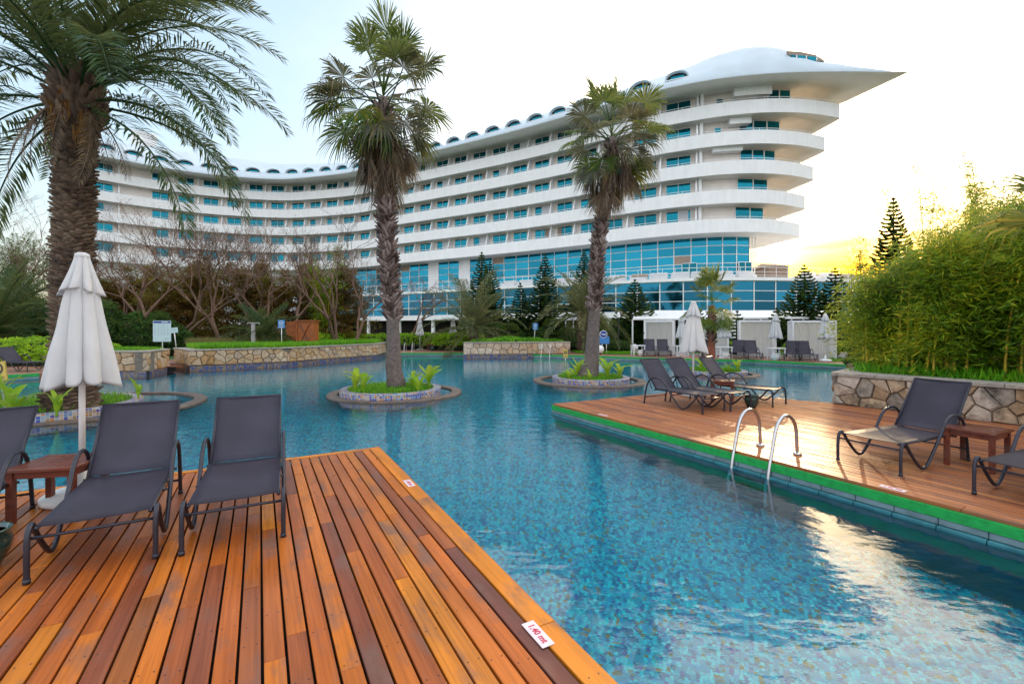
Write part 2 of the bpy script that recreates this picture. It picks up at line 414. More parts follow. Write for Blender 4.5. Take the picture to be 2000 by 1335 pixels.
M['deck_right'] = plank_mat('teak_plank', [(0, (.5, .19, .07)), (.4, (.38, .13, .055)), (.7, (.44, .16, .055)), (1, (.22, .075, .045))], .5)
M['deck_far'] = plain('far_deck_boards', (.3, .14, .09), .5, .2, 3)
M['table_wood'] = plank_mat('mahogany_slat', [(0, (.19, .05, .03)), (1, (.14, .038, .025))], .35)
M['box_wood'] = plank_mat('red_cedar', [(0, (.42, .13, .03)), (1, (.34, .1, .03))], .5)
M['grass_base'] = plain('turf', (.04, .12, .015), .9, .4, 9)
M['far_ground'] = plain('far_ground', (.07, .08, .04), .95, .4, .2)
BL = [(0, (.001, .18, .35)), (.1, (.001, .36, .56)), (.3, (.001, .53, .72)), (.5, (.001, .35, .66)), (.62, (.001, .66, .82)), (.76, (.001, .18, .44)), (.87, (.17, .19, .07)), (.92, (.03, .11, .42)), (.95, (.003, .70, .80))]
M['pool'] = mosaic_mat('pool_mosaic', .033, BL, (.03, .3, .36), .10, .3, coordrot=(0, 0, radians(27)), blotch=.16)
RG = [(0, (.05, .1, .4)), (.25, (.35, .22, .12)), (.4, (.15, .25, .45)), (.55, (.5, .38, .3)), (.7, (.1, .06, .3)), (.82, (.3, .38, .45)), (.92, (.5, .2, .06))]
M['ring'] = mosaic_mat('planter_ring_mosaic', .065, RG, (.5, .5, .5), .14, .3, blotch=.2, wall=True)
TB = [(0, (.02, .05, .22)), (.3, (.22, .13, .07)), (.5, (.03, .09, .3)), (.65, (.09, .1, .15)), (.82, (.3, .2, .12))]
M['tileband'] = mosaic_mat('waterline_mosaic', .07, TB, (.16, .14, .13), .12, .3, blotch=.2, wall=True)
M['bark_date'] = plain('date_palm_bark', (.11, .07, .05), .95, .45, 7, bmp=.6, bscale=25)
M['stub'] = leafy('palm_leaf_base', [(0, (.05, .035, .03)), (.5, (.13, .085, .06)), (1, (.24, .17, .12))], 0, .9, 1.5)
M['bark_fan'] = plain('fan_palm_bark', (.15, .12, .11), .95, .3, 14, bmp=.5, bscale=40)
M['boot'] = leafy('palm_boot', [(0, (.03, .018, .016)), (.45, (.12, .08, .07)), (.8, (.3, .23, .21)), (.93, (.36, .3, .28)), (1, (.3, .11, .04))], 0, .9, 1.5)
M['frond'] = leafy('date_frond_leaf', [(0, (.008, .035, .02)), (.45, (.025, .075, .022)), (.8, (.06, .11, .02)), (1, (.17, .15, .03))], .3, .4)
M['frond2'] = leafy('olive_frond_leaf', [(0, (.03, .05, .02)), (.45, (.085, .11, .04)), (.8, (.17, .17, .07)), (1, (.32, .25, .1))], .3, .5)
M['fan'] = leafy('fan_leaf', [(0, (.01, .045, .01)), (.4, (.04, .11, .01)), (.75, (.14, .2, .012)), (1, (.34, .27, .03))], .35, .42)
M['fan_grey'] = leafy('fan_leaf_weathered', [(0, (.04, .045, .04)), (.5, (.12, .12, .09)), (1, (.28, .2, .1))], .3, .6)
M['dry'] = leafy('dry_palm_leaf', [(0, (.07, .05, .045)), (.4, (.17, .12, .1)), (.8, (.3, .21, .14)), (1, (.42, .25, .08))], .2, .8, 1.2)
M['orange_dry'] = leafy('orange_fibre', [(0, (.2, .08, .02)), (1, (.45, .22, .06))], .3, .8)
M['pine'] = leafy('norfolk_pine_needles', [(0, (.006, .03, .012)), (.5, (.025, .09, .022)), (1, (.10, .19, .025))], .25, .55)
M['hedge'] = leafy('lime_hedge_leaf', [(0, (.06, .2, .004)), (.45, (.22, .46, .008)), (1, (.42, .6, .015))], .35, .5, 1.0)
M['hedge_dark'] = leafy('dark_shrub_leaf', [(0, (.006, .03, .006)), (.5, (.02, .08, .012)), (1, (.06, .16, .02))], .3, .45, 1.0)
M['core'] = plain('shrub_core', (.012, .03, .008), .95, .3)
M['grass'] = leafy('grass_blade', [(0, (.03, .18, .004)), (.5, (.1, .38, .008)), (1, (.24, .52, .015))], .35, .5, 1.0)
M['weed'] = leafy('dry_grass_blade', [(0, (.06, .08, .02)), (1, (.26, .22, .08))], .3, .6, 1.0)
M['bamboo'] = leafy('bamboo_leaf', [(0, (.006, .035, .002)), (.4, (.07, .19, .004)), (.7, (.26, .38, .006)), (1, (.58, .5, .02))], .38, .45, .5)
M['bamboo_brown'] = leafy('dry_bamboo_leaf', [(0, (.02, .012, .003)), (.4, (.1, .045, .006)), (.7, (.2, .1, .012)), (.9, (.13, .14, .01)), (1, (.2, .22, .02))], .3, .6, .35)
M['shower'] = plain('brushed_grey_metal', (.32, .31, .31), .4, .1)
M['culm'] = plain('bamboo_culm', (.6, .42, .03), .4, .25, 8)
M['culm_dark'] = plain('bamboo_culm_old', (.2, .12, .03), .5, .25, 8)
M['bark'] = plain('bare_branch_bark', (.17, .10, .07), .9, .35, 10, bmp=.4, bscale=30)
M['pinebark'] = plain('pine_bark', (.07, .045, .03), .9, .3, 6)
M['canna'] = leafy('canna_leaf', [(0, (.1, .3, .008)), (.5, (.26, .48, .015)), (1, (.55, .62, .04))], .4, .4, 2)
M['topiary'] = leafy('topiary_leaf', [(0, (.012, .035, .004)), (.5, (.05, .1, .008)), (1, (.13, .19, .015))], .25, .5, 1.5)
M['coping'] = plain('brown_coping', (.13, .09, .07), .45, .4, 6)
M['lamp_globe'] = plain('frosted_globe', (.8, .82, .85), .3, .02)
M['roof_far'] = plain('far_roof', (.35, .24, .18), .8, .2)

def glassy(name, col, rough=.04, metal=.85, patch=.25):
    m, n, b, o = new_mat(name)
    oi = n.nodes.new('ShaderNodeObjectInfo')
    r = ramp(n, [(0, tuple(c * (1 - patch) for c in col)), (1, tuple(min(1, c * (1 + patch)) for c in col))], oi.outputs['Random'])
    n.links.new(r.outputs[0], b.inputs['Base Color']); b.inputs['Roughness'].default_value = rough; b.inputs['Metallic'].default_value = metal
    g = n.nodes.new('ShaderNodeNewGeometry').outputs['Position']
    bump(n, b, noise(n, .35, 2, g).outputs[0], .25, .05)
    return m
M['win'] = glassy('teal_window_glass', (.004, .15, .21))
M['curtwall'] = glassy('teal_curtain_wall_glass', (.010, .19, .29))
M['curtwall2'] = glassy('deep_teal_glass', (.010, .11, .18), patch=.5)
M['blind'] = plain('brown_blind', (.33, .26, .21), .8, .1)

# textile sling: fine weave, slightly see-through
def sling(name, col):
    m, n, b, o = new_mat(name); tc = coords(n)
    wv = n.nodes.new('ShaderNodeTexWave'); n.links.new(mapped(n, tc, (1, 1, 1)), wv.inputs[0]); wv.inputs['Scale'].default_value = 90; wv.bands_direction = 'Y'
    ns = noise(n, 3, 4, tc)
    c = mix(n, tuple(x * .75 for x in col), tuple(x * 1.25 for x in col), wv.outputs[1])
    c = mix(n, c, tuple(x * 1.5 for x in col), ramp(n, [(.45, (0, 0, 0)), (.8, (.7, .7, .7))], ns.outputs[0]).outputs[0])
    n.links.new(c, b.inputs['Base Color']); b.inputs['Roughness'].default_value = .55
    b.inputs['Specular IOR Level'].default_value = .25
    t = n.nodes.new('ShaderNodeBsdfTransparent'); mx = n.nodes.new('ShaderNodeMixShader'); mx.inputs[0].default_value = .13
    n.links.new(b.outputs[0], mx.inputs[1]); n.links.new(t.outputs[0], mx.inputs[2]); n.links.new(mx.outputs[0], o.inputs[0])
    return m
M['sling'] = sling('charcoal_textile_mesh', (.042, .038, .058))

def water_mat():
    m, n, b, o = new_mat('pool_water'); n.nodes.remove(b)
    g = n.nodes.new('ShaderNodeNewGeometry').outputs['Position']
    n1 = noise(n, 1.0, 2, mapped(n, g, (2.2, 3.6, 1), (0, 0, .2)), .5)
    n2 = noise(n, 1.0, 3, mapped(n, g, (9, 15, 1), (0, 0, -.3)), .55)
    ad = nd(n, 'ShaderNodeMath', operation='MULTIPLY_ADD'); n.links.new(n2.outputs[0], ad.inputs[0]); ad.inputs[1].default_value = .22; n.links.new(n1.outputs[0], ad.inputs[2])
    bp = n.nodes.new('ShaderNodeBump'); bp.inputs['Strength'].default_value = .4; bp.inputs['Distance'].default_value = .02
    n.links.new(ad.outputs[0], bp.inputs['Height'])
    gl = n.nodes.new('ShaderNodeBsdfGlossy'); gl.inputs['Roughness'].default_value = .03; gl.inputs[0].default_value = (1, 1, 1, 1)
    rf = n.nodes.new('ShaderNodeBsdfRefraction'); rf.inputs['IOR'].default_value = 1.33; rf.inputs['Roughness'].default_value = .03
    rf.inputs[0].default_value = (.86, .97, 1, 1)
    tr = n.nodes.new('ShaderNodeBsdfTransparent'); tr.inputs[0].default_value = (.80, .96, 1, 1)
    ms = n.nodes.new('ShaderNodeMixShader'); ms.inputs[0].default_value = .0
    n.links.new(rf.outputs[0], ms.inputs[1]); n.links.new(tr.outputs[0], ms.inputs[2])
    fr = n.nodes.new('ShaderNodeFresnel'); fr.inputs['IOR'].default_value = 1.38
    mx = n.nodes.new('ShaderNodeMixShader')
    for x in (gl, rf, fr): n.links.new(bp.outputs[0], x.inputs['Normal'])
    n.links.new(fr.outputs[0], mx.inputs[0]); n.links.new(ms.outputs[0], mx.inputs[1]); n.links.new(gl.outputs[0], mx.inputs[2])
    n.links.new(mx.outputs[0], o.inputs[0]); return m
M['water'] = water_mat()

# ---------------------------------------------------------------- 2-D curve helpers
def catmull(P, step=.25):
    P = [np.array(p, float) for p in P]; out = []
    for i in range(len(P) - 1):
        p0 = P[max(i - 1, 0)]; p1 = P[i]; p2 = P[i + 1]; p3 = P[min(i + 2, len(P) - 1)]
        if i == 0: p0 = 2 * p1 - p2
        if i + 2 > len(P) - 1: p3 = 2 * p2 - p1
        n = max(2, int(np.linalg.norm(p2 - p1) / step))
        for k in range(n):
            t = k / n
            out.append(.5 * ((2 * p1) + (-p0 + p2) * t + (2 * p0 - 5 * p1 + 4 * p2 - p3) * t * t + (-p0 + 3 * p1 - 3 * p2 + p3) * t ** 3))
    out.append(P[-1]); return np.array(out)

class Curve2:
    def __init__(s, P, smooth=True):
        s.p = catmull(P) if smooth else np.array(P, float)
        d = np.linalg.norm(np.diff(s.p, axis=0), axis=1); s.s = np.concatenate([[0], np.cumsum(d)]); s.L = s.s[-1]
    def at(s, t, off=0.0):
        """point at arclength t, moved by off towards the viewer side; also tangent and front normal"""
        t = max(0.0, min(s.L, t))
        e = .6
        a = np.array([np.interp(t - e, s.s, s.p[:, 0]), np.interp(t - e, s.s, s.p[:, 1])])
        b = np.array([np.interp(t + e, s.s, s.p[:, 0]), np.interp(t + e, s.s, s.p[:, 1])])
        q = np.array([np.interp(t, s.s, s.p[:, 0]), np.interp(t, s.s, s.p[:, 1])])
        T = b - a; T /= np.linalg.norm(T) + 1e-9; N = np.array([T[1], -T[0]])
        return q + N * off, T, N
    def t_px(s, px):
        """arclength where the curve is seen at picture column px"""
        v = s.p[:, 0] / s.p[:, 1] * F + 1000
        return float(np.interp(px, v, s.s))

def loft(sections, name, m, parent, smooth=False, close=False):
    """sections: list of equally long lists of 3-D points"""
    k = len(sections[0]); mb = MB(); vs = [p for sec in sections for p in sec]; fs = []
    for i in range(len(sections) - 1):
        for j in range(k if close else k - 1):
            a, b2 = i * k + j, i * k + (j + 1) % k
            fs.append((a, b2, b2 + k, a + k))
    mb.add(vs, fs); return mb.build(name, m, parent, smooth)

def uv_strip(name, m, parent, rows, kind=None):
    """rows: list of (x, y, z, u, v) lists; builds a grid with UVs"""
    k = len(rows[0]); V = [p[:3] for r in rows for p in r]; UV = [p[3:] for r in rows for p in r]; Fc = []
    for i in range(len(rows) - 1):
        for j in range(k - 1):
            Fc.append((i * k + j, i * k + j + 1, (i + 1) * k + j + 1, (i + 1) * k + j))
    me = bpy.data.meshes.new(name); me.from_pydata([tuple(v) for v in V], [], Fc)
    uv = me.uv_layers.new(name='UVMap')
    flat = []
    for f in Fc:
        for i in f: flat += UV[i]
    uv.data.foreach_set('uv', flat); me.materials.append(m); me.update()
    return link(name, me, parent, kind=kind)

# ---------------------------------------------------------------- the hotel
REF = Curve2([(-66.9, 69.6), (-65.5, 71.9), (-60.5, 76.8), (-54.3, 80.7), (-48, 82.9), (-42.3, 83.9), (-37.3, 83.3), (-27.3, 80.3),
              (-18.5, 75), (.72, 64.0), (14.6, 54.8), (20.2, 51.8), (24, 50.7), (27.4, 50.7), (30.8, 51.7), (33.7, 53.4)])
TIPS = [(0, 0), (.45, -.3), (1.0, -.9), (2.0, -1.4), (2.9, -2.5), (7.2, -5.2)]
S_N = REF.t_px(1330)
ZB = [12.3 + 3.2 * k for k in range(5)]; ZE = 28.3

def level_pt(k, s, off=0.0):
    q, T, N = REF.at(s, 0)
    wgt = max(0.0, (s - S_N) / (REF.L - S_N))
    if k == 5:
        ov = 2.2 * (1 - wgt ** 2 * .6)
        t = TIPS[5]; q = q + N * ov + np.array(t) * wgt ** 2.2 - np.array([0, -2.2 * .4]) * 0
    else:
        t = TIPS[k]; q = q + np.array(t) * wgt ** 1.3
    return q + N * off, T, N

hotel = empty('hotel', (0, 0, 0), label='long curved white hotel with balcony bands, teal windows and a pointed roof', cat='hotel')

def srange(a, b, st):
    n = max(1, int(round((b - a) / st))); return [a + (b - a) * i / n for i in range(n + 1)]

S_ALL = srange(0, REF.L, 1.2)
S_WALLEND = [REF.t_px(1522) - 1.0 for _ in range(5)]
for k in range(5):
    z = ZB[k]
    secs = []
    for s in S_ALL:
        wgt = max(0.0, (s - (REF.L - 7)) / 7)
        th = .2
        q, T, N = level_pt(k, s); qi, _, _ = level_pt(k, s, -th)
        secs.append([(q[0], q[1], z), (q[0], q[1], z + 1.5), (qi[0], qi[1], z + 1.5), (qi[0], qi[1], z + .28)])
    # round the point and run the parapet back along the far side
    tip = level_pt(k, REF.L)[0]
    bk = [tip + np.array(v) for v in ((.25, .35), (.2, 1.2), (-.1, 3.6), (-.45, 6.6), (-2.2, 10.5), (-6, 14.5))]
    for b in bk:
        secs.append([(b[0], b[1], z), (b[0], b[1], z + 1.5), (b[0] - .2, b[1], z + 1.5), (b[0] - .2, b[1], z + .28)])
    loft(secs, 'balcony_parapet', M['white'], hotel)
    # floor slab of the storey, closed all round
    front = [level_pt(k, s, -.04)[0] for s in S_ALL]
    back = [level_pt(k, s, -min(15, 3 + s))[0] for s in S_ALL if s < REF.L - 16]
    poly = [tuple(p) for p in front] + [(b[0] - .05, b[1]) for b in bk] + [tuple(p) for p in back[::-1]]
    mb = MB(); mb.prism(poly, z + .01, z + .26); mb.build('floor_slab', M['soffit'], hotel)
    # hand rail above the parapet, on posts
    mb = MB(); path = []
    for s in srange(0, REF.L - .4, 1.2):
        q, T, N = level_pt(k, s, -.1); path.append((q[0], q[1], z + 1.72))
    mb.tube(path, .035, 5)
    for s in srange(.5, REF.L - .6, 2.4):
        q, T, N = level_pt(k, s, -.1); mb.box(q[0] - .02, q[0] + .02, q[1] - .02, q[1] + .02, z + 1.45, z + 1.72)
    mb.build('balcony_rail', M['white_metal'], hotel)
# ---- walls of the five bedroom storeys and the wall round the nose
WEND_PX = [1512, 1514, 1519, 1529, 1532]
def wall_end(k):
    return REF.t_px(WEND_PX[k] if k < 3 else WEND_PX[k] - 14)
for k in range(5):
    z0, z1 = ZB[k] + .26, (ZB[k + 1] if k < 4 else ZE + .5)
    se = wall_end(k)
    pts = [level_pt(min(k, 4), s, -1.5)[0] for s in srange(0, se, 1.2)]
    e = pts[-1]; pts += [e + np.array([.5, 3.5]), e + np.array([-2, 10])]
    secs = [[(p[0], p[1], z0), (p[0], p[1], z1)] for p in pts]
    loft(secs, 'wall', M['wall'], hotel)
# end wall of the left wing
mb = MB(); a = REF.at(0, 0)[0]; b = REF.at(0, -3)[0]
d = (b - a) / np.linalg.norm(b - a); nn = np.array([d[1], -d[0]])
q = [a + d * .4, b, b + nn * .3, a + d * .4 + nn * .3]
mb.prism([tuple(x) for x in q], 0, 29.5); mb.build('end_wall', M['white'], hotel)

# ---- windows, one by one
def window_meshes(wd, ht, nm=1):
    f = MB(); t = .06
    f.box(-wd / 2, wd / 2, -.05, .04, 0, t).box(-wd / 2, wd / 2, -.05, .04, ht - t, ht)
    f.box(-wd / 2, -wd / 2 + t, -.05, .04, t, ht - t).box(wd / 2 - t, wd / 2, -.05, .04, t, ht - t)
    for i in range(nm):
        x = -wd / 2 + wd * (i + 1) / (nm + 1); f.box(x - .03, x + .03, -.055, .04, t, ht - t)
    g = MB(); g.box(-wd / 2 + t, wd / 2 - t, -.015, .015, t, ht - t)
    return f.mesh('window', M['white_metal']), g.mesh('pane', M['win'])
WF, WP = window_meshes(2.3, 2.78)
WF2, WP2 = window_meshes(2.75, 2.78)
CUR = MB().box(-.55, .55, -.05, -.025, .06, 2.7).mesh('drawn_curtain', M['curtain'])
CUB = MB().box(-.3, .3, -.05, -.025, .06, 2.7).mesh('brown_curtain', M['blind'])
fin = MB(); fin.add([(x, y, z) for x in (-.09, .09) for (y, z) in ((0, 0), (-1.26, 0), (-1.26, .9), (-.6, 2.94), (0, 2.94))],
                    [(0, 1, 2, 3, 4), (9, 8, 7, 6, 5), (0, 5, 6, 1), (1, 6, 7, 2), (2, 7, 8, 3), (3, 8, 9, 4), (4, 9, 5, 0)])
FIN = fin.mesh('fin_wall', M['white'])
bay = []
s = REF.t_px(205)
while s < REF.t_px(1395):
    bay.append(s); s += 3.5 if s < REF.t_px(1150) else 4.0
for k in range(5):
    for i, s in enumerate(bay):
        if s > wall_end(k) - 3: continue
        q, T, N = level_pt(k, s, -1.44); rz = atan2(T[1], T[0])
        px = q[0] / q[1] * F + 1000
        if 225 < px < 262: continue
        wide = px > 1230
        o = link('window', WF2 if wide else WF, hotel, (q[0], q[1], ZB[k] + .3), (0, 0, rz))
        link('pane', WP2 if wide else WP, o)
        rr = R.random()
        if rr < .12: link('drawn_curtain', CUR, o, (.55, 0, 0))
        elif rr < .2: link('brown_curtain', CUB, o, (R.choice((-.75, .75)), 0, 0))
        s2 = s + (1.75 if s < REF.t_px(1150) else 2.0)
        if px < 1360:
            q, T, N = level_pt(k, s2, -1.48); rz = atan2(T[1], T[0])
            link('fin_wall', FIN, hotel, (q[0], q[1], ZB[k] + .27), (0, 0, rz))
# nose: short column, panel, and a run of tall curved windows
for k in range(5):
    for px in (1367,):
        s = REF.t_px(px); q, T, N = level_pt(k, s, -.9)
        MB().box(q[0] - .16, q[0] + .16, q[1] - .16, q[1] + .16, ZB[k] + .26, ZB[k] + 3.2).build('column', M['white'], hotel)
    s = REF.t_px(1400)
    if k >= 3:
        q, T, N = level_pt(k, s, -1.42); f, g = window_meshes(.75, 2.3, 0)
        o = link('window', f, hotel, (q[0], q[1], ZB[k] + .3), (0, 0, atan2(T[1], T[0]))); link('pane', g, o)
    pa = [1447, 1448, 1449, 1452, 1475][k]; pb = WEND_PX[k] - 4
    np_ = [2, 2, 3, 3, 3][k]; sa, sb = REF.t_px(pa - (12 if k > 2 else 0)), wall_end(k) - .1
    for i in range(np_):
        s0 = sa + (sb - sa) * i / np_; s1 = sa + (sb - sa) * (i + 1) / np_
        q0 = level_pt(k, s0, -1.42)[0]; q1 = level_pt(k, s1, -1.42)[0]
        c = (q0 + q1) / 2; dd = q1 - q0; f, g = window_meshes(float(np.linalg.norm(dd)), 2.85, 0)
        o = link('window', f, hotel, (c[0], c[1], ZB[k] + .3), (0, 0, atan2(dd[1], dd[0]))); link('pane', g, o)
    if k >= 2:   # dropped ceiling box over the blank wall
        s0, s1 = REF.t_px([0, 0, 1390, 1418, 1421][k]), REF.t_px([0, 0, 1447, 1456, 1480][k])
        lo = [level_pt(k, s, -.5)[0] for s in srange(s0, s1, .8)]; hi = [level_pt(k, s, -1.45)[0] for s in srange(s0, s1, .8)]
        mb = MB(); mb.prism([tuple(p) for p in lo] + [tuple(p) for p in hi[::-1]], ZB[k] + 2.75 - .25 * (k - 2), ZB[k] + 3.21)
        mb.build('ceiling_box', M['white'], hotel)

# ---- roof shell: sloping soffit, fascia, leaning roof, hump and beak
def roof_top(px):
    xs = [150, 250, 308, 395, 525, 700, 780, 870, 960, 1058, 1170, 1260, 1350, 1410, 1485, 1545, 1567, 1596, 1620, 1684, 1757]
    ys = [268, 280, 287, 304, 320, 316, 297, 266, 236, 206, 174, 149, 126.5, 111.5, 99, 95, 97, 106, 121, 131.5, 147.6]
    return float(np.interp(px, xs, ys))
ROOF = []; secs = []; under = []; S_R = srange(0, REF.L, .8)
for s in S_R:
    q, T, N = level_pt(5, s)
    px = q[0] / q[1] * F + 1000
    w_ = max(0.0, (s - S_N) / (REF.L - S_N))
    lean = 8.0 * (1 - w_ ** 1.6) * min(1.0, .25 + s / 14); bk6 = 6.5 * min(1.0, .1 + s / 14)
    ry = roof_top(px)
    def P(off, z):
        p = level_pt(5, s, -off)[0]; return (p[0], p[1], z)
    r = level_pt(5, s, -lean)[0]
    zt = max(EYE + (640 - ry) * r[1] / F, ZE + .05)
    lip = min(.35, (zt - ZE) * .4); hump = min(1.0, max(0.0, w_ * 2.2))
    sec = [P(0, ZE), P(.05 * (1 - w_), ZE + lip)]
    for u in (.25, .5, .75, 1.0):
        uu = u ** .95 * (1 - hump) + (1 - (1 - u) ** 1.7) * hump
        sec.append(P(.05 * (1 - w_) + (lean - .05) * u, ZE + lip + (zt - ZE - lip) * uu))
    sec.append(P(lean + .54 * bk6 * (1 - w_ ** 3), zt - .5 * (1 - w_)))
    sec.append(P(lean + bk6 * (1 - w_ ** 3) + .01, max(ZE + .02, zt - 2.2)))
    ROOF.append((s, lean, lip, zt, hump))
    secs.append(sec)
    under.append([P(0, ZE), P(.35 * (1 - w_), ZE - .12), P(2.0 * (1 - w_ * .6), ZE + .2), P(15 * (1 - w_ ** 4) + .02, ZE + .3)])
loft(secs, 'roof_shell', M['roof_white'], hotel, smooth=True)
# beak underside: close the soffit as a slab, its far side running back from the tip
tip = np.array(secs[-1][0][:2])
bk = [tip + np.array(v) for v in ((-.25, .9), (-1.1, 3.4), (-2.0, 6.2), (-4.5, 11), (-9, 15.5))]
front = [level_pt(5, s, -.03)[0] for s in S_R]
back = [level_pt(5, s, -min(15, 4 + s))[0] for s in S_R if s < REF.L - 20]
poly = [tuple(p) for p in front] + [tuple(b) for b in bk] + [tuple(p) for p in back[::-1]]
MB().prism(poly, ZE - .02, ZE + .04).build('roof_soffit', M['soffit'], hotel)
# far-side face of the beak, so that it closes from every side
far = [[(tip[0], tip[1], ZE)] * 2]
for b in bk[1:]:
    i = bk.index(b) if False else None
cap = MB()
back_prof = [(bk[0], ZE + .12), (bk[1], ZE + .5), (bk[2], ZE + 1.1), (bk[3], ZE + 2.2), (bk[4], ZE + 3)]
vs = [(tip[0], tip[1], ZE), (tip[0], tip[1], ZE + .03)]
for b, zt in back_prof: vs += [(b[0], b[1], ZE), (b[0] - .3, b[1], zt)]
cap.add(vs, [(i, i + 1, i + 3, i + 2) for i in range(0, len(vs) - 2, 2)])
# lid between ridge line of the last sections and the far side
ridge = [sec[-1] for sec in secs if sec[0][0] / sec[0][1] * F + 1000 > 1560]
lid = [(p[0], p[1], p[2]) for p in ridge] + [(b[0] - .3, b[1], zt) for b, zt in back_prof]
cap.add(lid, [tuple(range(len(lid)))])
cap.build('beak_far_side', M['roof_white'], hotel)
# ---- eyebrow dormers along the roof slope
def dormer(wd, ht, dp):
    m_ = MB(); n = 14; outer = []; 
    ring = [(-cos(pi * i / n) * wd / 2, sin(pi * i / n) ** .8 * ht) for i in range(n + 1)]
    fr = [(x, -.12, z) for x, z in ring]; fr2 = [(x * .9, -.12, z * .84) for x, z in ring]
    bk_ = [(x, dp, z * .75) for x, z in ring]; in_ = [(x * .9, .7, z * .84) for x, z in ring]
    k = n + 1; vs = fr + fr2 + bk_ + in_
    fs = []
    for i in range(n):
        fs += [(i, i + 1, k + i + 1, k + i), (2 * k + i, 2 * k + i + 1, i + 1, i), (k + i, k + i + 1, 3 * k + i + 1, 3 * k + i)]
    m_.add(vs, fs); hood = m_.mesh('dormer', M['roof_white'], True)
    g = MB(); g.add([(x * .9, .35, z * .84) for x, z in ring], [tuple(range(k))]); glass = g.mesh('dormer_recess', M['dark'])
    g2 = MB(); g2.box(-wd * .26, wd * .3, .28, .32, .03, ht * .5); pane = g2.mesh('pane', M['win'])
    fl = MB(); fl.box(-wd / 2, wd / 2, -.1, .4, -.06, .02); sill = fl.mesh('sill', M['white'])
    return hood, glass, pane, sill
def roof_z(s, off):
    i = min(range(len(ROOF)), key=lambda k: abs(ROOF[k][0] - s)); _, lean, lip, zt, hump = ROOF[i]
    u = max(0.0, min(1.0, off / lean)); uu = u ** .95 * (1 - hump) + (1 - (1 - u) ** 1.7) * hump
    return ZE + lip + (zt - ZE - lip) * uu
DM = dormer(2.6, .95, 1.7)
for s in bay + [bay[-1] + 4.2]:
    q, T, N = level_pt(5, s, -1.6); px = q[0] / q[1] * F + 1000
    if px > 1345: continue
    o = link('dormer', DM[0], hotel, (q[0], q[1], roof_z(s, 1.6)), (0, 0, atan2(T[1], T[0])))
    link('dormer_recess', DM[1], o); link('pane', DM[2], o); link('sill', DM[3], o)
# cockpit window at the top of the nose
def on_nose(px, py, extra=0.0):
    s = min(REF.L - .5, max(0.0, 0.0)); best = None
    for s in srange(S_N, REF.L, .25):
        q = level_pt(5, s, -2.6)[0]; v = q[0] / q[1] * F + 1000
        if best is None or abs(v - px) < best[0]: best = (abs(v - px), q[1])
    return Vector(wpt(px, py, best[1] - extra))
ck = [on_nose(px, py, 1.2) for px, py in ((1538, 99.5), (1563, 101), (1594, 107.5), (1611, 119), (1580, 119.5), (1547, 118))]
mb = MB(); mb.add(ck + [p + Vector((0, .25, 0)) for p in ck], [(0, 1, 2, 3, 4, 5)] + [(i, (i + 1) % 6, 6 + (i + 1) % 6, 6 + i) for i in range(6)])
o = mb.build('cockpit_recess', M['blind'], hotel)
for a_, b_ in (((1544, 107), (1555, 117.5)), ((1557, 108), (1574, 118)), ((1577, 110), (1594, 118.6))):
    v = [on_nose(a_[0], a_[1], 1.3), on_nose(b_[0], a_[1] + 1, 1.3), on_nose(b_[0], b_[1], 1.3), on_nose(a_[0] + 3, b_[1], 1.3)]
    MB().add(v + [p + Vector((0, .06, 0)) for p in v], [(0, 1, 2, 3), (0, 1, 5, 4), (1, 2, 6, 5), (2, 3, 7, 6), (3, 0, 4, 7)]).build('cockpit_pane', M['win'], o)
    for p in (v[1],):
        mb = MB(); mb.tube([v[1] + Vector((.05, -.03, 0)), v[2] + Vector((.05, -.03, 0))], .07, 4); mb.build('cockpit_mullion', M['white_metal'], o)
# plant room on the roof of the left wing
c, T, N = level_pt(5, REF.t_px(262), -9); c2 = level_pt(5, REF.t_px(306), -9)[0]
dq = c2 - c; L_ = float(np.linalg.norm(dq))
mb = MB(); Mx = Matrix.Translation((c[0], c[1], 0)) @ Matrix.Rotation(atan2(dq[1], dq[0]), 4, 'Z')
mb.box(0, L_, 0, 5, ZE + 3, 36.6, Mx); mb.build('plant_room', M['white'], hotel)

# ---- curtain wall under the bedrooms (five rows of panes), white piers, then lower glass
Z_T = 7.0
s_a, s_b = REF.t_px(660), REF.t_px(1495)
rows = np.linspace(Z_T + .15, ZB[0] - .02, 6)
PIER = [(838, 853), (907, 923)]
mb = MB(); ns = int((s_b - s_a) / 2.05); ss = [s_a + (s_b - s_a) * i / ns for i in range(ns + 1)]
core = []
for s in srange(0, s_b - .2, 1.5):
    q = REF.at(s, -2.75)[0]; core.append([(q[0], q[1], 0), (q[0], q[1], ZB[0] + .01)])
e = np.array(core[-1][0][:2]); core += [[(e[0] + .2, e[1] + 5, 0), (e[0] + .2, e[1] + 5, ZB[0] + .01)], [(e[0] - 4, e[1] + 11, 0), (e[0] - 4, e[1] + 11, ZB[0] + .01)]]
loft(core, 'base_wall', M['white'], hotel)
def flat_panel(curve, s0, s1, off, z0, z1, name, m, parent, gap=.045, th=.05):
    a = curve.at(s0, off)[0]; b = curve.at(s1, off)[0]; d_ = b - a; L = float(np.linalg.norm(d_))
    m_ = MB(); m_.box(gap, L - gap, -.02, th, z0 + gap, z1 - gap)
    return m_.build(name, m, parent, loc=(a[0], a[1], 0), rot=(0, 0, atan2(d_[1], d_[0])))
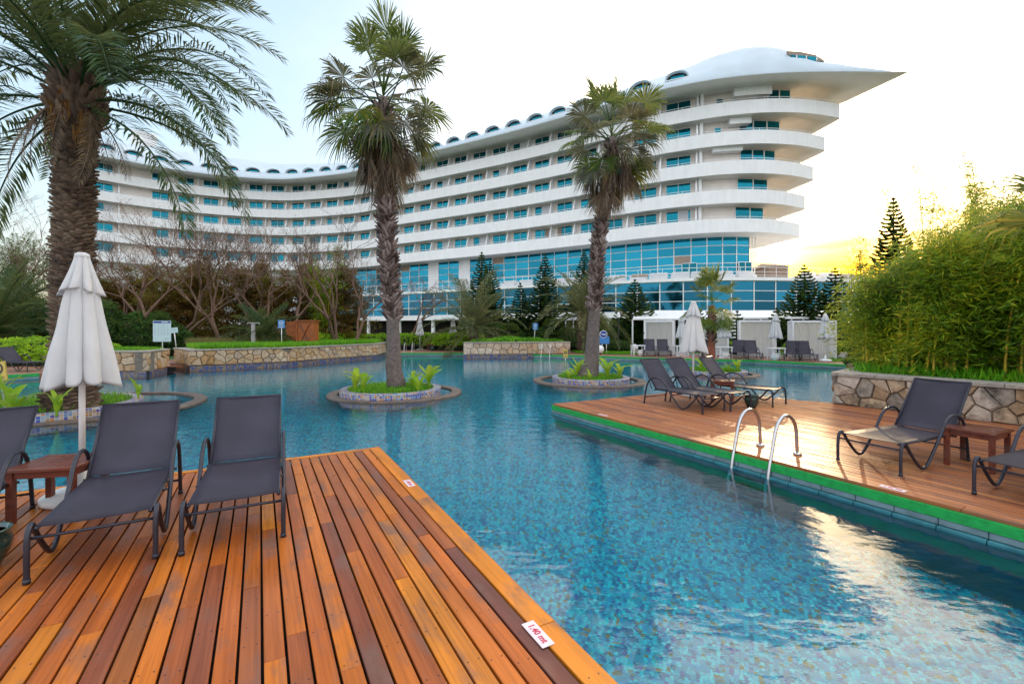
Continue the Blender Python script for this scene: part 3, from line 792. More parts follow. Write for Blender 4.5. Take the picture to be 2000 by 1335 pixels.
for i in range(ns):
    pxm = REF.at((ss[i] + ss[i + 1]) / 2, -2.5)[0]; pxm = pxm[0] / pxm[1] * F + 1000
    if any(a - 2 < pxm < b + 2 for a, b in PIER):
        flat_panel(REF, ss[i], ss[i + 1], -2.42, Z_T - 2, ZB[0], 'white_pier', M['white'], hotel, 0.0, .3); continue
    for r_ in range(5):
        mt = M['curtwall']
        if (r_ == 4 and pxm < 1030 and (i % 3 == 0)) or (abs(pxm - 1340) < 16 and r_ == 2): mt = M['blind']
        flat_panel(REF, ss[i], ss[i + 1], -2.5, rows[r_], rows[r_ + 1], 'glass_panel', mt, hotel)
for i, s in enumerate(ss):
    q = REF.at(s, -2.46)[0]; MB().box(q[0] - .045, q[0] + .045, q[1] - .05, q[1] + .05, Z_T, ZB[0]).build('mullion', M['white_metal'], hotel)
for z in rows:
    mb = MB(); mb.tube([(*REF.at(s, -2.46)[0], z) for s in ss], .05, 4); mb.build('transom', M['white_metal'], hotel)
# steel struts at the corner, under the lowest slab
for dx in (0.4, .75):
    q = REF.at(s_b, -2.3)[0]; MB().tube([(q[0] + dx, q[1] + .5, Z_T), (q[0] + dx + .1, q[1] + .5, ZB[0])], .06, 6).build('strut', M['white_metal'], hotel)
# glass doors on to the terrace
for px in (1108, 1482, 1345):
    s = REF.t_px(px); q, T, N = REF.at(s, -2.3)
    f, g = window_meshes(1.7, 2.3, 1); o = link('terrace_door', f, hotel, (q[0], q[1], Z_T + .02), (0, 0, atan2(T[1], T[0]))); link('door_glass', g, o)

POD = Curve2([(-30, 76), (-22, 71.5), (-11.5, 65.5), (-.87, 58.8), (6.35, 55.2), (11.4, 52.4), (19.1, 49.0), (25.9, 48.3), (36, 50), (44, 53.5)])
pt = srange(0, POD.L, 1.5)
front = [tuple(POD.at(t, .35)[0]) for t in pt]; 
poly = front + [(44, 66), (33, 66), (29.2, 55.2)] + [tuple(REF.at(s, -2.6)[0]) for s in srange(REF.t_px(1490), 0, 2.0) if s > REF.t_px(600)]
MB().prism(poly, Z_T - .35, Z_T).build('terrace_slab', M['white'], hotel)
front_in = [tuple(POD.at(t, -.05)[0]) for t in pt]
p3 = [tuple(POD.at(t, -.6)[0]) for t in pt]
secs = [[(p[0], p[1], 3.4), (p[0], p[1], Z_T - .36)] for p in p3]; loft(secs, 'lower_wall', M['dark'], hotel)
prow = np.linspace(3.42, Z_T - .36, 4); cn = int(POD.L / 2.35)
for i in range(cn):
    s0, s1 = POD.L * i / cn, POD.L * (i + 1) / cn
    for r_ in range(3):
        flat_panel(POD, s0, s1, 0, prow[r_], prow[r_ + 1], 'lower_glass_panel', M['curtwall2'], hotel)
    q = POD.at(s0, .04)[0]; MB().box(q[0] - .05, q[0] + .05, q[1] - .05, q[1] + .05, 3.4, Z_T - .36).build('lower_mullion', M['white_metal'], hotel)
for z in prow:
    mb = MB(); mb.tube([(*POD.at(t, .04)[0], z) for t in pt], .05, 4); mb.build('transom', M['white_metal'], hotel)
secs = []
for t in pt:
    a = POD.at(t, .5)[0]; b = POD.at(t, -3)[0]
    secs.append([(a[0], a[1], 3.38), (a[0], a[1], 2.75), (b[0], b[1], 2.75)])
loft(secs, 'fascia', M['white'], hotel)
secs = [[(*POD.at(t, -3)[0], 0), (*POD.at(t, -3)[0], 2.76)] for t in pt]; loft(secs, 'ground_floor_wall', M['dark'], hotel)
for t in srange(2, POD.L - 2, 6.5):
    q = POD.at(t, 0)[0]; MB().lathe([(.28, 0), (.28, 2.76)], 12, (q[0], q[1], 0)).build('column', M['white'], hotel, smooth=False)
# terrace railing
mb = MB()
for z in (Z_T + 1.05, Z_T + .55, Z_T + .2): mb.tube([(*POD.at(t, .2)[0], z) for t in pt], .02 if z < Z_T + 1 else .035, 4)
for t in srange(0, POD.L, 1.3):
    q = POD.at(t, .2)[0]; mb.box(q[0] - .02, q[0] + .02, q[1] - .02, q[1] + .02, Z_T, Z_T + 1.05)
mb.build('terrace_rail', M['white_metal'], hotel)

# ---------------------------------------------------------------- ground, pool, decks, banks
WZ = -0.22
NU = np.array([-.8746, -.4848]); AL = np.array([-.4848, .8746])     # across and along the deck boards
def P2(x): return (float(x[0]), float(x[1]))
water = MB(); water.add([(-34, -6, WZ), (30, -6, WZ), (30, 34, WZ), (-34, 34, WZ)], [(0, 1, 2, 3)])
water.build('pool_water', M['water'], kind='structure')
MB().add([(-35, -7, -1.5), (31, -7, -1.5), (31, 36, -1.5), (-35, 36, -1.5)], [(0, 1, 2, 3)]).build('pool_floor', M['pool'], kind='structure')

# banks round the pool (solid down to the pool floor)
bank_r = [(1.3, 28.5), (4.0, 27.6), (7.2, 25.6), (9.63, 24.5), (12.5, 23.5), (15.1, 20.6)]
bank = [(-34.5, 11.0), (-25, 13.4), (-18.2, 15.6), (-17.2, 16.6), (-17.0, 17.6), (-14.05, 17.9), (-14.6, 20.6), (-13.6, 21.5), (-14, 19.75), (-10.9, 22.0), (-8.2, 27.7), (-8.7, 30.0), (-3.2, 30.3), (-2.9, 27.95), (1.3, 28.5)]
bank = [(-34.5, 11.0), (-25, 13.4), (-18.2, 15.6), (-17.2, 16.6), (-17.0, 17.3), (-14.0, 17.6), (-14.6, 19.6), (-16.2, 21.5), (-14.0, 19.7), (-10.9, 22.05), (-8.2, 27.75), (-8.6, 30.0), (-3.1, 30.2), (-2.9, 27.95)] + bank_r + [(16.6, 18.5), (30.5, 18.0)]
poly = bank + [(30.5, 60), (-34.5, 60)]
MB().prism(poly, -1.6, -.004).build('pool_bank', M['far_deck'] if False else M['deck_far'], kind='structure')
g = MB(); BIG = 1500
ring = [(-34.6, 11.0), (-34.6, 60.0), (30.6, 60.0), (30.6, 18.0)]
g.add([(-BIG, -BIG, -.012), (-34.5, -BIG, -.012), (-34.5, BIG, -.012), (-BIG, BIG, -.012)], [(0, 1, 2, 3)])
g.add([(30.5, -BIG, -.012), (BIG, -BIG, -.012), (BIG, BIG, -.012), (30.5, BIG, -.012)], [(0, 1, 2, 3)])
g.add([(-34.5, 60, -.012), (30.5, 60, -.012), (30.5, BIG, -.012), (-34.5, BIG, -.012)], [(0, 1, 2, 3)])
g.add([(-34.5, -BIG, -.012), (30.5, -BIG, -.012), (30.5, -6, -.012), (-34.5, -6, -.012)], [(0, 1, 2, 3)])
g.build('ground', M['far_ground'], kind='structure')
# lawn strips (sheets just above the bank)
def sheet(name, poly, z, m, kind='structure'):
    return MB().add([(x, y, z) for x, y in poly], [tuple(range(len(poly)))]).build(name, m, kind=kind)
sheet('lawn', [(-34, 24), (-19, 23.9), (-18.4, 23.6), (-9.4, 31.5), (-8.9, 34.8), (-2.5, 34.8), (2, 33.0), (7.6, 30.8), (10.5, 29.8), (20.5, 24.5), (30, 24.0), (30, 50), (-34, 70)], .004, M['grass_base'])
sheet('lawn', [(4.2, 29.6), (6.6, 28.0), (8.9, 28.6), (7.6, 30.8), (4.2, 32)], .008, M['grass_base'])
sheet('lawn', [(15.6, 22.3), (20, 20.8), (29, 20.8), (29, 23.9), (20.5, 24.4), (17.4, 25.5)], .008, M['grass_base'])
sheet('path', [(9.6, 28.4), (13.4, 26.4), (14.2, 27.6), (10.2, 29.6)], .012, M['concrete'])

def curb(pts, name_lab, tiles=True, thick=.035, z_top=.0, zg=-.105, zt=-.185, parent=None):
    """green painted edge strip, grey tiles one by one, ledge at the water line"""
    c = empty('pool_curb', (0, 0, 0), kind='structure') if parent is None else parent
    for a, b in zip(pts[:-1], pts[1:]):
        a = np.array(a); b = np.array(b); d_ = b - a; L = float(np.linalg.norm(d_)); rz = atan2(d_[1], d_[0])
        def bx(name, x0, x1, y0, y1, z0, z1, m): return MB().box(x0, x1, y0, y1, z0, z1).build(name, m, c, loc=(a[0], a[1], 0), rot=(0, 0, rz))
        bx('green_edge', 0, L, -thick, .06, zg, z_top, M['green_edge'])
        bx('backing', 0, L, -.004, .05, WZ - .35, zg - .002, M['pool_side'])
        n = max(1, int(L / (.33 if tiles else 1.2)))
        tm = MB().bbox(.004, L / n - .004, -.026, -.002, zt, zg - .006, .002).mesh('curb_tile', M['grey_tile'])
        lm = MB().bbox(.004, L / n - .004, -.075, -.002, zt - .12, zt - .006, .004).mesh('ledge_tile', M['teal_tile'])
        for i in range(n):
            for nm, me in (('curb_tile', tm), ('ledge_tile', lm)):
                o = link(nm, me, c, (a[0] + d_[0] * i / n, a[1] + d_[1] * i / n, 0), (0, 0, rz))
    return c
cb = empty('pool_curb', (0, 0, 0), kind='structure')
curb([(-34.5, 10.98), (-25, 13.38), (-18.2, 15.58), (-17.2, 16.58)], '', False, parent=cb)
curb([(-8.6, 29.98), (-3.1, 30.18)], '', False, parent=cb)
curb([(x, y - .02) for x, y in bank_r], '', False, parent=cb)

# ---- board by board decks
def clip_convex(poly, conv):
    out = poly
    for i in range(len(conv)):
        a = conv[i]; b = conv[(i + 1) % len(conv)]; inp = out; out = []
        if not inp: return []
        def side(p): return (b[0] - a[0]) * (p[1] - a[1]) - (b[1] - a[1]) * (p[0] - a[0])
        for j in range(len(inp)):
            p, q = inp[j], inp[(j + 1) % len(inp)]; sp, sq = side(p), side(q)
            if sp >= 0: out.append(p)
            if sp * sq < 0:
                t = sp / (sp - sq); out.append((p[0] + (q[0] - p[0]) * t, p[1] + (q[1] - p[1]) * t))
    return out

def lay_boards(deck, conv, org, n, pitch, wd, mats, lens, rng, th=.028, along=AL, across=NU, gap_end=.003, s0=-12, s1=14, name='plank'):
    """conv must be counter-clockwise in the (x, y) plane"""
    ang = atan2(along[1], along[0])
    cnt = 0
    for i in range(n):
        o_ = np.array(org) + across * (pitch * i + pitch / 2)
        t = s0 + rng.uniform(0, 2)
        while t < s1:
            L = rng.uniform(*lens)
            a = o_ + along * t; b = o_ + along * (t + L - gap_end); h = across * wd / 2
            rect = [P2(a - h), P2(b - h), P2(b + h), P2(a + h)]
            ar = sum(rect[k][0] * rect[(k + 1) % 4][1] - rect[(k + 1) % 4][0] * rect[k][1] for k in range(4))
            if ar < 0: rect = rect[::-1]
            t += L
            pl = clip_convex(rect, conv)
            if len(pl) < 3: continue
            A = .5 * sum(pl[k][0] * pl[(k + 1) % len(pl)][1] - pl[(k + 1) % len(pl)][0] * pl[k][1] for k in range(len(pl)))
            if A < .004: continue
            c = np.mean(np.array(pl), 0); ca, sa = cos(-ang), sin(-ang)
            loc = [((x - c[0]) * ca - (y - c[1]) * sa, (x - c[0]) * sa + (y - c[1]) * ca) for x, y in pl]
            m_ = MB(); k = len(loc); cx = sum(p[0] for p in loc) / k; cy_ = sum(p[1] for p in loc) / k
            ins = []
            for (x, y) in loc:
                ins.append((x - math.copysign(min(.003, abs(x - cx)), x - cx), y - math.copysign(min(.003, abs(y - cy_)), y - cy_)))
            vs = [(x, y, -th) for x, y in loc] + [(x, y, -.003) for x, y in loc] + [(x, y, 0) for x, y in ins]
            fs = [tuple(range(2 * k, 3 * k))]
            for q in (0, k): fs += [(q + j, q + (j + 1) % k, q + k + (j + 1) % k, q + k + j) for j in range(k)]
            m_.add(vs, fs)
            m_.build(name, rng.choice(mats), deck, loc=(c[0], c[1], rng.uniform(-.0025, .0025)), rot=(rng.uniform(-.008, .008), 0, ang))
            cnt += 1
    return cnt

# left deck
C0 = np.array([-1.835, 6.33])
left_deck = empty('pool_deck', (0, 0, 0), kind='structure')
near = C0 - AL * 8.0
Lconv = [P2(C0 + NU * .155), P2(C0 + NU * 5.2), P2(near + NU * 5.2), P2(near + NU * .155)]
def ccw(p):
    A = sum(p[k][0] * p[(k + 1) % len(p)][1] - p[(k + 1) % len(p)][0] * p[k][1] for k in range(len(p)))
    return p if A > 0 else p[::-1]
inner = [P2(C0 + NU * .155 - AL * .10), P2(C0 + NU * 5.6 - AL * .10), P2(near + NU * 5.6), P2(near + NU * .155)]
rngp = random.Random(21)
nl = lay_boards(left_deck, ccw(inner), P2(C0 + NU * .155), 50, .108, .0945, [M['deck_left']], (1.2, 3.6), rngp, s0=-9.5, s1=.5)
# border boards on the water sides
for i in range(4):
    a = C0 - AL * (2.15 * i); L = 2.145
    MB().bbox(-L, 0, -.07, .07, -.03, .004, .003).build('border_board', M['deck_border'], left_deck, loc=(*P2(a + NU * .078), 0), rot=(0, 0, atan2(AL[1], AL[0])))
for i in range(3):
    a = C0 + NU * (.155 + 1.9 * i)
    MB().bbox(0, 1.895, -.045, .045, -.03, .004, .003).build('border_board', M['deck_border'], left_deck, loc=(*P2(a - AL * .047), 0), rot=(0, 0, atan2(NU[1], NU[0])))
MB().prism(ccw([P2(C0 + NU * .02 - AL * .02), P2(C0 + NU * 5.8 - AL * .02), P2(near + NU * 5.8), P2(near + NU * .02)]), -1.6, -.075).build('deck_base', M['dark'], left_deck)
MB().prism(ccw([P2(C0 + NU * .012 - AL * .012), P2(C0 + NU * .05 - AL * .05), P2(near + NU * .05), P2(near + NU * .012)]), -.16, -.031).build('deck_skirt', M['box_wood'], left_deck)
# right deck
A_ = np.array([.89, 9.92]); Fp = A_ - AL * 13.0
right_deck = empty('pool_deck', (0, 0, 0), kind='structure')
Rp = [P2(A_), (4.35, 11.84), (7.05, 10.08), (8.66, 7.77), (12.2, 2.7), (13, 0), P2(Fp)]
inner = [P2(A_ - NU * .13), (4.35, 11.84), (7.05, 10.08), (8.66, 7.77), (12.2, 2.7), (13, 0), P2(Fp - NU * .13)]
nr = lay_boards(right_deck, ccw(inner), P2(A_ - NU * .13), 76, .107, .093, [M['deck_right']], (2.6, 4.6), rngp, s0=-13.5, s1=3.5, across=-NU)
for i in range(6):
    a = A_ - AL * (2.2 * i); L = 2.195
    MB().bbox(-L, 0, -.06, .06, -.03, .004, .003).build('border_board', M['deck_right'], right_deck, loc=(*P2(a - NU * .065), 0), rot=(0, 0, atan2(AL[1], AL[0])))
Rb = [P2(A_ - NU * .05 - AL * .05), (4.3, 11.78), (7.0, 10.03), (8.6, 7.7), (12.2, 2.6), (13, 0), P2(Fp - NU * .05)]
MB().prism(ccw(Rb), -1.6, -.05).build('deck_base', M['dark'], right_deck)
MB().prism(ccw([P2(A_ - NU * .045 - AL * .045), (4.29, 11.77), (6.99, 10.02), P2(A_ - NU * 3 - AL * 9), P2(A_ - NU * .045 - AL * 12.9)]), -1.55, -.32).build('pool_wall', M['pool_side'], right_deck)
MB().prism(ccw([P2(C0 + NU * .01 - AL * .01), P2(C0 + NU * 5.9 - AL * .01), P2(near + NU * 5.9), P2(near + NU * .01)]), -1.55, -.3).build('pool_wall', M['pool_side'], left_deck)
cr = empty('pool_curb', (0, 0, 0), kind='structure')
curb([P2(A_), P2(Fp)][::1], '', True, parent=cr, z_top=-.032, zg=-.125, zt=-.19) if False else None
def curb_dir(a, b):  # water must lie on the right-hand side of a->b
    curb([P2(a), P2(b)], '', True, parent=cr, z_top=-.032, zg=-.125, zt=-.185)
curb_dir(A_, A_ - AL * 9.5)
curb_dir(np.array([4.35, 11.84]), A_)
curb_dir(np.array([7.05, 10.08]), np.array([4.35, 11.84]))

# ---------------------------------------------------------------- stone walls, stone by stone
def voronoi(L, H, size, rng, ratio=1.25):
    nx = max(1, int(L / (size * ratio))); ny = max(1, int(round(H / (size * .8))))
    sites = []
    for j in range(ny):
        for i in range(nx + 1):
            sites.append(((i + (.5 if j % 2 else 0) + rng.uniform(-.42, .42)) * L / nx, (j + .5 + rng.uniform(-.36, .36)) * H / ny))
    out = []
    for a in sites:
        if not (-.3 * size < a[0] < L + .3 * size): continue
        poly = [(0, 0), (L, 0), (L, H), (0, H)]
        for b in sites:
            if b is a or abs(b[0] - a[0]) > 3 * size * ratio or abs(b[1] - a[1]) > 3 * size: continue
            mx, my = (a[0] + b[0]) / 2, (a[1] + b[1]) / 2; dx, dy = b[0] - a[0], b[1] - a[1]
            nw = []
            for k in range(len(poly)):
                p, q = poly[k], poly[(k + 1) % len(poly)]
                sp = (p[0] - mx) * dx + (p[1] - my) * dy; sq = (q[0] - mx) * dx + (q[1] - my) * dy
                if sp <= 0: nw.append(p)
                if sp * sq < 0:
                    t = sp / (sp - sq); nw.append((p[0] + (q[0] - p[0]) * t, p[1] + (q[1] - p[1]) * t))
            poly = nw
            if not poly: break
        if len(poly) >= 3: out.append(poly)
    return out

def inset(poly, d):
    cx = sum(p[0] for p in poly) / len(poly); cy_ = sum(p[1] for p in poly) / len(poly)
    r = sum(sqrt((p[0] - cx) ** 2 + (p[1] - cy_) ** 2) for p in poly) / len(poly)
    f = max(.2, 1 - d / r); return [(cx + (p[0] - cx) * f, cy_ + (p[1] - cy_) * f) for p in poly]

def stone_wall(host, pts, z0, z1, size, mat_, rng, th=.4, cap=.06, cap_m=None, band=None, cap_w=.46, cap_len=.7, smooth_jit=.018):
    """front face of each segment looks to the right-hand side of a->b"""
    for si, (a, b) in enumerate(zip(pts[:-1], pts[1:])):
        a = np.array(a, float); b = np.array(b, float); d_ = b - a; L = float(np.linalg.norm(d_)); rz = atan2(d_[1], d_[0])
        core = MB(); core.box(0, L, .035, th, min(z0, band[0] if band else z0) , z1); core.build('wall_core', M['mortar'], host, loc=(a[0], a[1], 0), rot=(0, 0, rz))
        for poly in voronoi(L, z1 - z0, size, rng):
            p0 = inset(poly, size * .045); p1 = inset(poly, size * .12)
            if len(p0) < 3: continue
            cx = sum(p[0] for p in p0) / len(p0); cz = sum(p[1] for p in p0) / len(p0)
            A = abs(.5 * sum(p0[k][0] * p0[(k + 1) % len(p0)][1] - p0[(k + 1) % len(p0)][0] * p0[k][1] for k in range(len(p0))))
            if A < size * size * .06: continue
            pr = rng.uniform(.0, .03); k = len(p0)
            vs = [(x - cx, .05, z - cz) for x, z in p0] + [(x - cx, .012 - pr * .3, z - cz) for x, z in p0] + \
                 [(x - cx + rng.uniform(-1, 1) * smooth_jit * size, -.012 - pr + rng.uniform(-.4, .4) * smooth_jit, z - cz + rng.uniform(-1, 1) * smooth_jit * size) for x, z in p1] + [(0, -.02 - pr, 0)]
            fs = []
            for q in (0, k): fs += [(q + j, q + (j + 1) % k, q + k + (j + 1) % k, q + k + j) for j in range(k)]
            fs += [(2 * k + j, 2 * k + (j + 1) % k, 3 * k) for j in range(k)]
            m_ = MB(); m_.add(vs, fs)
            px = a + d_ / L * cx
            m_.build('stone', mat_, host, loc=(px[0], px[1], z0 + cz), rot=(0, 0, rz))
        if cap:
            t = 0
            while t < L - .02:
                l = min(cap_len * rng.uniform(.7, 1.3), L - t)
                if L - t - l < .2: l = L - t
                px = a + d_ / L * t
                MB().bbox(.004, l - .004, -.05 - rng.uniform(0, .02), cap_w, 0, cap + rng.uniform(-.006, .006), .012).build('cap_stone', cap_m or M['cap'], host, loc=(px[0], px[1], z1), rot=(0, 0, rz))
                t += l
        if band:
            rows_ = []
            n = max(2, int(L / .5))
            for z in (band[0], band[1]):
                rows_.append([(a[0] + d_[0] * i / n + d_[1] / L * .06, a[1] + d_[1] * i / n - d_[0] / L * .06, z, L * i / n + si * 7.3, z) for i in range(n + 1)])
            uv_strip('tile_band', M['tileband'], host, rows_)
            top = [[(x - d_[1] / L * .1, y + d_[0] / L * .1, band[1], u, .1) for x, y, z, u, v in rows_[1]], [(x, y, band[1], u, 0) for x, y, z, u, v in rows_[1]]]
            uv_strip('tile_band', M['tileband'], host, top)

rs = random.Random(5)
w1 = empty('stone_wall', (0, 0, 0), label='long honey stone planter wall in front of the grass and shower post', cat='stone wall')
stone_wall(w1, [(-16.0, 21.6), (-13.9, 19.65), (-10.85, 22.0), (-8.15, 27.7), (-8.35, 30.3)], .02, .66, .3, M['stone'], rs, band=(-.4, -.02), cap=.05)
w2 = empty('stone_wall', (0, 0, 0), label='short honey stone wall left of the wooden step, behind the big date palm', cat='stone wall')
stone_wall(w2, [(-17.1, 17.15), (-14.0, 17.5)], .0, .72, .34, M['stone'], rs, band=(-.4, -.02), cap=.05)
stone_wall(w2, [(-14.0, 17.5), (-14.6, 19.4)], .0, .72, .34, M['stone'], rs, band=(-.4, -.02), cap=.05)
w3 = empty('stone_wall', (0, 0, 0), label='pale stone planter wall in the middle of the far bank, under low green shrubs', cat='stone wall')
stone_wall(w3, [(-2.95, 27.75), (1.25, 28.4)], .02, .72, .36, M['stone_pale'], rs, band=(-.4, -.0), cap=.05)
stone_wall(w3, [(1.25, 28.4), (3.75, 29.2)], .02, .72, .36, M['stone_pale'], rs, cap=.05)
w4 = empty('stone_wall', (0, 0, 0), label='weathered grey stone wall along the right deck in front of the bamboo', cat='stone wall')
stone_wall(w4, [(7.02, 9.95), (8.62, 7.65), (12.1, 2.65)], .0, .62, .25, M['stone_grey'], rs, cap=.07, cap_w=.5, cap_len=.6, smooth_jit=.07)
stone_wall(w4, [(8.75, 11.45), (7.05, 9.98)], -.4, .62, .28, M['stone_grey'], rs, cap=.07, cap_w=.5, cap_len=.6, smooth_jit=.05)
w5 = empty('stone_wall', (0, 0, 0), label='low stone wall by the small white boulder beyond the bamboo', cat='stone wall')
stone_wall(w5, [(15.9, 21.3), (18.3, 20.3)], .0, .55, .34, M['stone_pale'], rs, cap=.05)
# planter soil behind the walls
def soilbed(poly, z, z0=-1.0, m='soil'):
    return MB().prism(ccw(poly), z0, z).build('planter_bed', M[m], kind='structure')
soilbed([(-15.75, 21.75), (-13.8, 19.95), (-10.95, 22.25), (-8.3, 27.85), (-8.3, 31), (-13, 30), (-18, 25.5)], .62, m='grass_base')
soilbed([(-17.0, 17.4), (-14.2, 17.7), (-14.7, 19.4), (-17, 20.5)], .66, m='grass_base')
soilbed([(-2.8, 27.9), (1.2, 28.6), (3.6, 29.45), (3.6, 32), (-2.8, 32)], .68, m='grass_base')
soilbed([(7.3, 10.0), (8.85, 7.85), (12.4, 2.8), (22, 2.8), (22, 11.5), (8.85, 11.6)], .60)
# wooden step between the two left walls
bs = empty('wooden_step', (0, 0, 0), label='dark wooden step down to the water between two stone walls', cat='step')
for i in range(9):
    MB().bbox(0, 1.9 - i * .02, 0, .2, -.03, 0, .004).build('plank', M['box_wood'], bs, loc=(-15.9 - i * .28, 19.0 + i * .2, .02), rot=(0, 0, .12))
MB().bbox(0, 1.75, 0, .06, -.2, .0, .01).build('riser', M['dark'], bs, loc=(-15.88, 18.93, .015), rot=(0, 0, .12))

# ---------------------------------------------------------------- palm leaves
def frond_mesh(name, m, L, e0, e1, n=46, ll=.55, wdt=.035, vee=.5, droop=.5, seed=0, rach=None, twist=0.0, hang=0.0):
    """feather leaf growing from the origin in the +x direction; e0, e1 start and end elevation in degrees"""
    rng = np.random.default_rng(seed); K = 22
    th = np.radians(e0 + (e1 - e0) * (np.linspace(0, 1, K) ** 1.25)); P = np.zeros((K, 3)); st = L / (K - 1)
    sw = np.cumsum(rng.normal(0, .012, K)) + twist * np.linspace(0, 1, K)
    for i in range(1, K):
        P[i] = P[i - 1] + st * np.array([cos(th[i]) * cos(sw[i]), cos(th[i]) * sin(sw[i]), sin(th[i])])
    V = []; Fq = []
    # rachis, three-sided
    for i in range(K):
        r = .03 * (1 - i / K) + .005
        for a in range(3):
            an = a * 2 * pi / 3; V.append(P[i] + np.array([-sin(th[i]) * r * cos(an), r * sin(an), cos(th[i]) * r * cos(an)]))
    for i in range(K - 1):
        for a in range(3): Fq.append((i * 3 + a, i * 3 + (a + 1) % 3, i * 3 + 3 + (a + 1) % 3, i * 3 + 3 + a))
    for j in range(n):
        t = .12 + .88 * (j / (n - 1)) ; i = min(K - 2, int(t * (K - 1))); f = t * (K - 1) - i
        p = P[i] * (1 - f) + P[i + 1] * f; T = P[i + 1] - P[i]; T /= np.linalg.norm(T)
        up = np.array([-T[2] * cos(sw[i]), -T[2] * sin(sw[i]), sqrt(max(0, 1 - T[2] ** 2))]); S = np.cross(T, up)
        le = ll * (sin(pi * min(1, (.10 + .86 * t))) ** .6 + .12) * rng.uniform(.85, 1.1)
        for sd in (-1, 1):
            d = T * (.75 + .3 * t + rng.normal(0, .12)) + S * sd * 1.0 + up * (vee + rng.normal(0, .18)); d /= np.linalg.norm(d)
            mid = p + d * le * .5; d2 = d + np.array([0, 0, -droop - hang * .6]) ; d2 /= np.linalg.norm(d2); tip = mid + d2 * le * .5
            wv = np.cross(d, up + rng.normal(0, .25, 3)); wv /= np.linalg.norm(wv) + 1e-9
            b = len(V); V += [p, mid + wv * wdt / 2, tip, mid - wv * wdt / 2]; Fq.append((b, b + 1, b + 2, b + 3))
    return np_mesh(name, V, Fq, m)

def fan_mesh(name, m, pet, e0, e1, rad=.85, n=34, droop=.5, seed=0, spread=125, fold=.25, pr=.016):
    rng = np.random.default_rng(seed); K = 7
    th = np.radians(np.linspace(e0, e1, K)); P = np.zeros((K, 3))
    for i in range(1, K): P[i] = P[i - 1] + pet / (K - 1) * np.array([cos(th[i]), 0, sin(th[i])])
    V = []; Fq = []
    for i in range(K):
        for a in range(3):
            an = a * 2 * pi / 3; V.append(P[i] + pr * (1.4 - .6 * i / K) * np.array([-sin(th[i]) * cos(an), sin(an), cos(th[i]) * cos(an)]))
    for i in range(K - 1):
        for a in range(3): Fq.append((i * 3 + a, i * 3 + (a + 1) % 3, i * 3 + 3 + (a + 1) % 3, i * 3 + 3 + a))
    T = np.array([cos(th[-1]), 0, sin(th[-1])]); up = np.array([-sin(th[-1]), 0, cos(th[-1])]); S = np.array([0, 1.0, 0]); c = P[-1]
    for j in range(n):
        a = radians(-spread + 2 * spread * j / (n - 1) + rng.normal(0, 1.2)); da = radians(spread / n) * .95
        le = rad * (.72 + .28 * cos(a * .7)) * rng.uniform(.92, 1.08)
        def dv(ang): 
            d = T * cos(ang) + S * sin(ang) + up * (fold * (1 - abs(sin(ang))) + fold * .4 * abs(sin(ang)) + rng.normal(0, .03)); return d / np.linalg.norm(d)
        d = dv(a); mid = c + d * le * .55; l = c + dv(a - da) * le * .52; r = c + dv(a + da) * le * .52
        l = l + up * .012; r = r + up * .012
        g = np.array([0, 0, -1.0]); k1 = rng.uniform(.5, 1.3) * droop
        t1 = mid + (d + g * k1 * .5) * le * .25; t2 = t1 + (d * .5 + g * k1 * 1.2) * le * .24
        wv = (r - l) * .22
        b = len(V); V += [c, l, mid, r, t1 + wv, t1 - wv, t2]
        Fq += [(b, b + 1, b + 2, b + 3), (b + 1, b + 5, b + 4, b + 3), (b + 5, b + 5, b + 4, b + 6)]
    V = np.array(V); Fq = [(a_, b_, c_, d_) for a_, b_, c_, d_ in Fq]
    me = bpy.data.meshes.new(name); me.from_pydata([tuple(v) for v in V], [], [tuple(dict.fromkeys(f)) for f in Fq]); me.materials.append(m); me.update(); return me

def trunk(pts, rads, m, parent, n=14, seed=0, rough=.05):
    rng = np.random.default_rng(seed); P = catmull([(p[0], p[1]) for p in pts], 99) if False else None
    mb = MB(); K = 40; zs = np.linspace(pts[0][2], pts[-1][2], K); px = np.interp(zs, [p[2] for p in pts], [p[0] for p in pts]); py = np.interp(zs, [p[2] for p in pts], [p[1] for p in pts]); rr = np.interp(zs, [p[2] for p in pts], rads)
    mb.tube([(px[i], py[i], zs[i]) for i in range(K)], [float(rr[i] * (1 + rng.uniform(-rough, rough))) for i in range(K)], n)
    return mb.build('trunk', m, parent, smooth=True), (zs, px, py, rr)

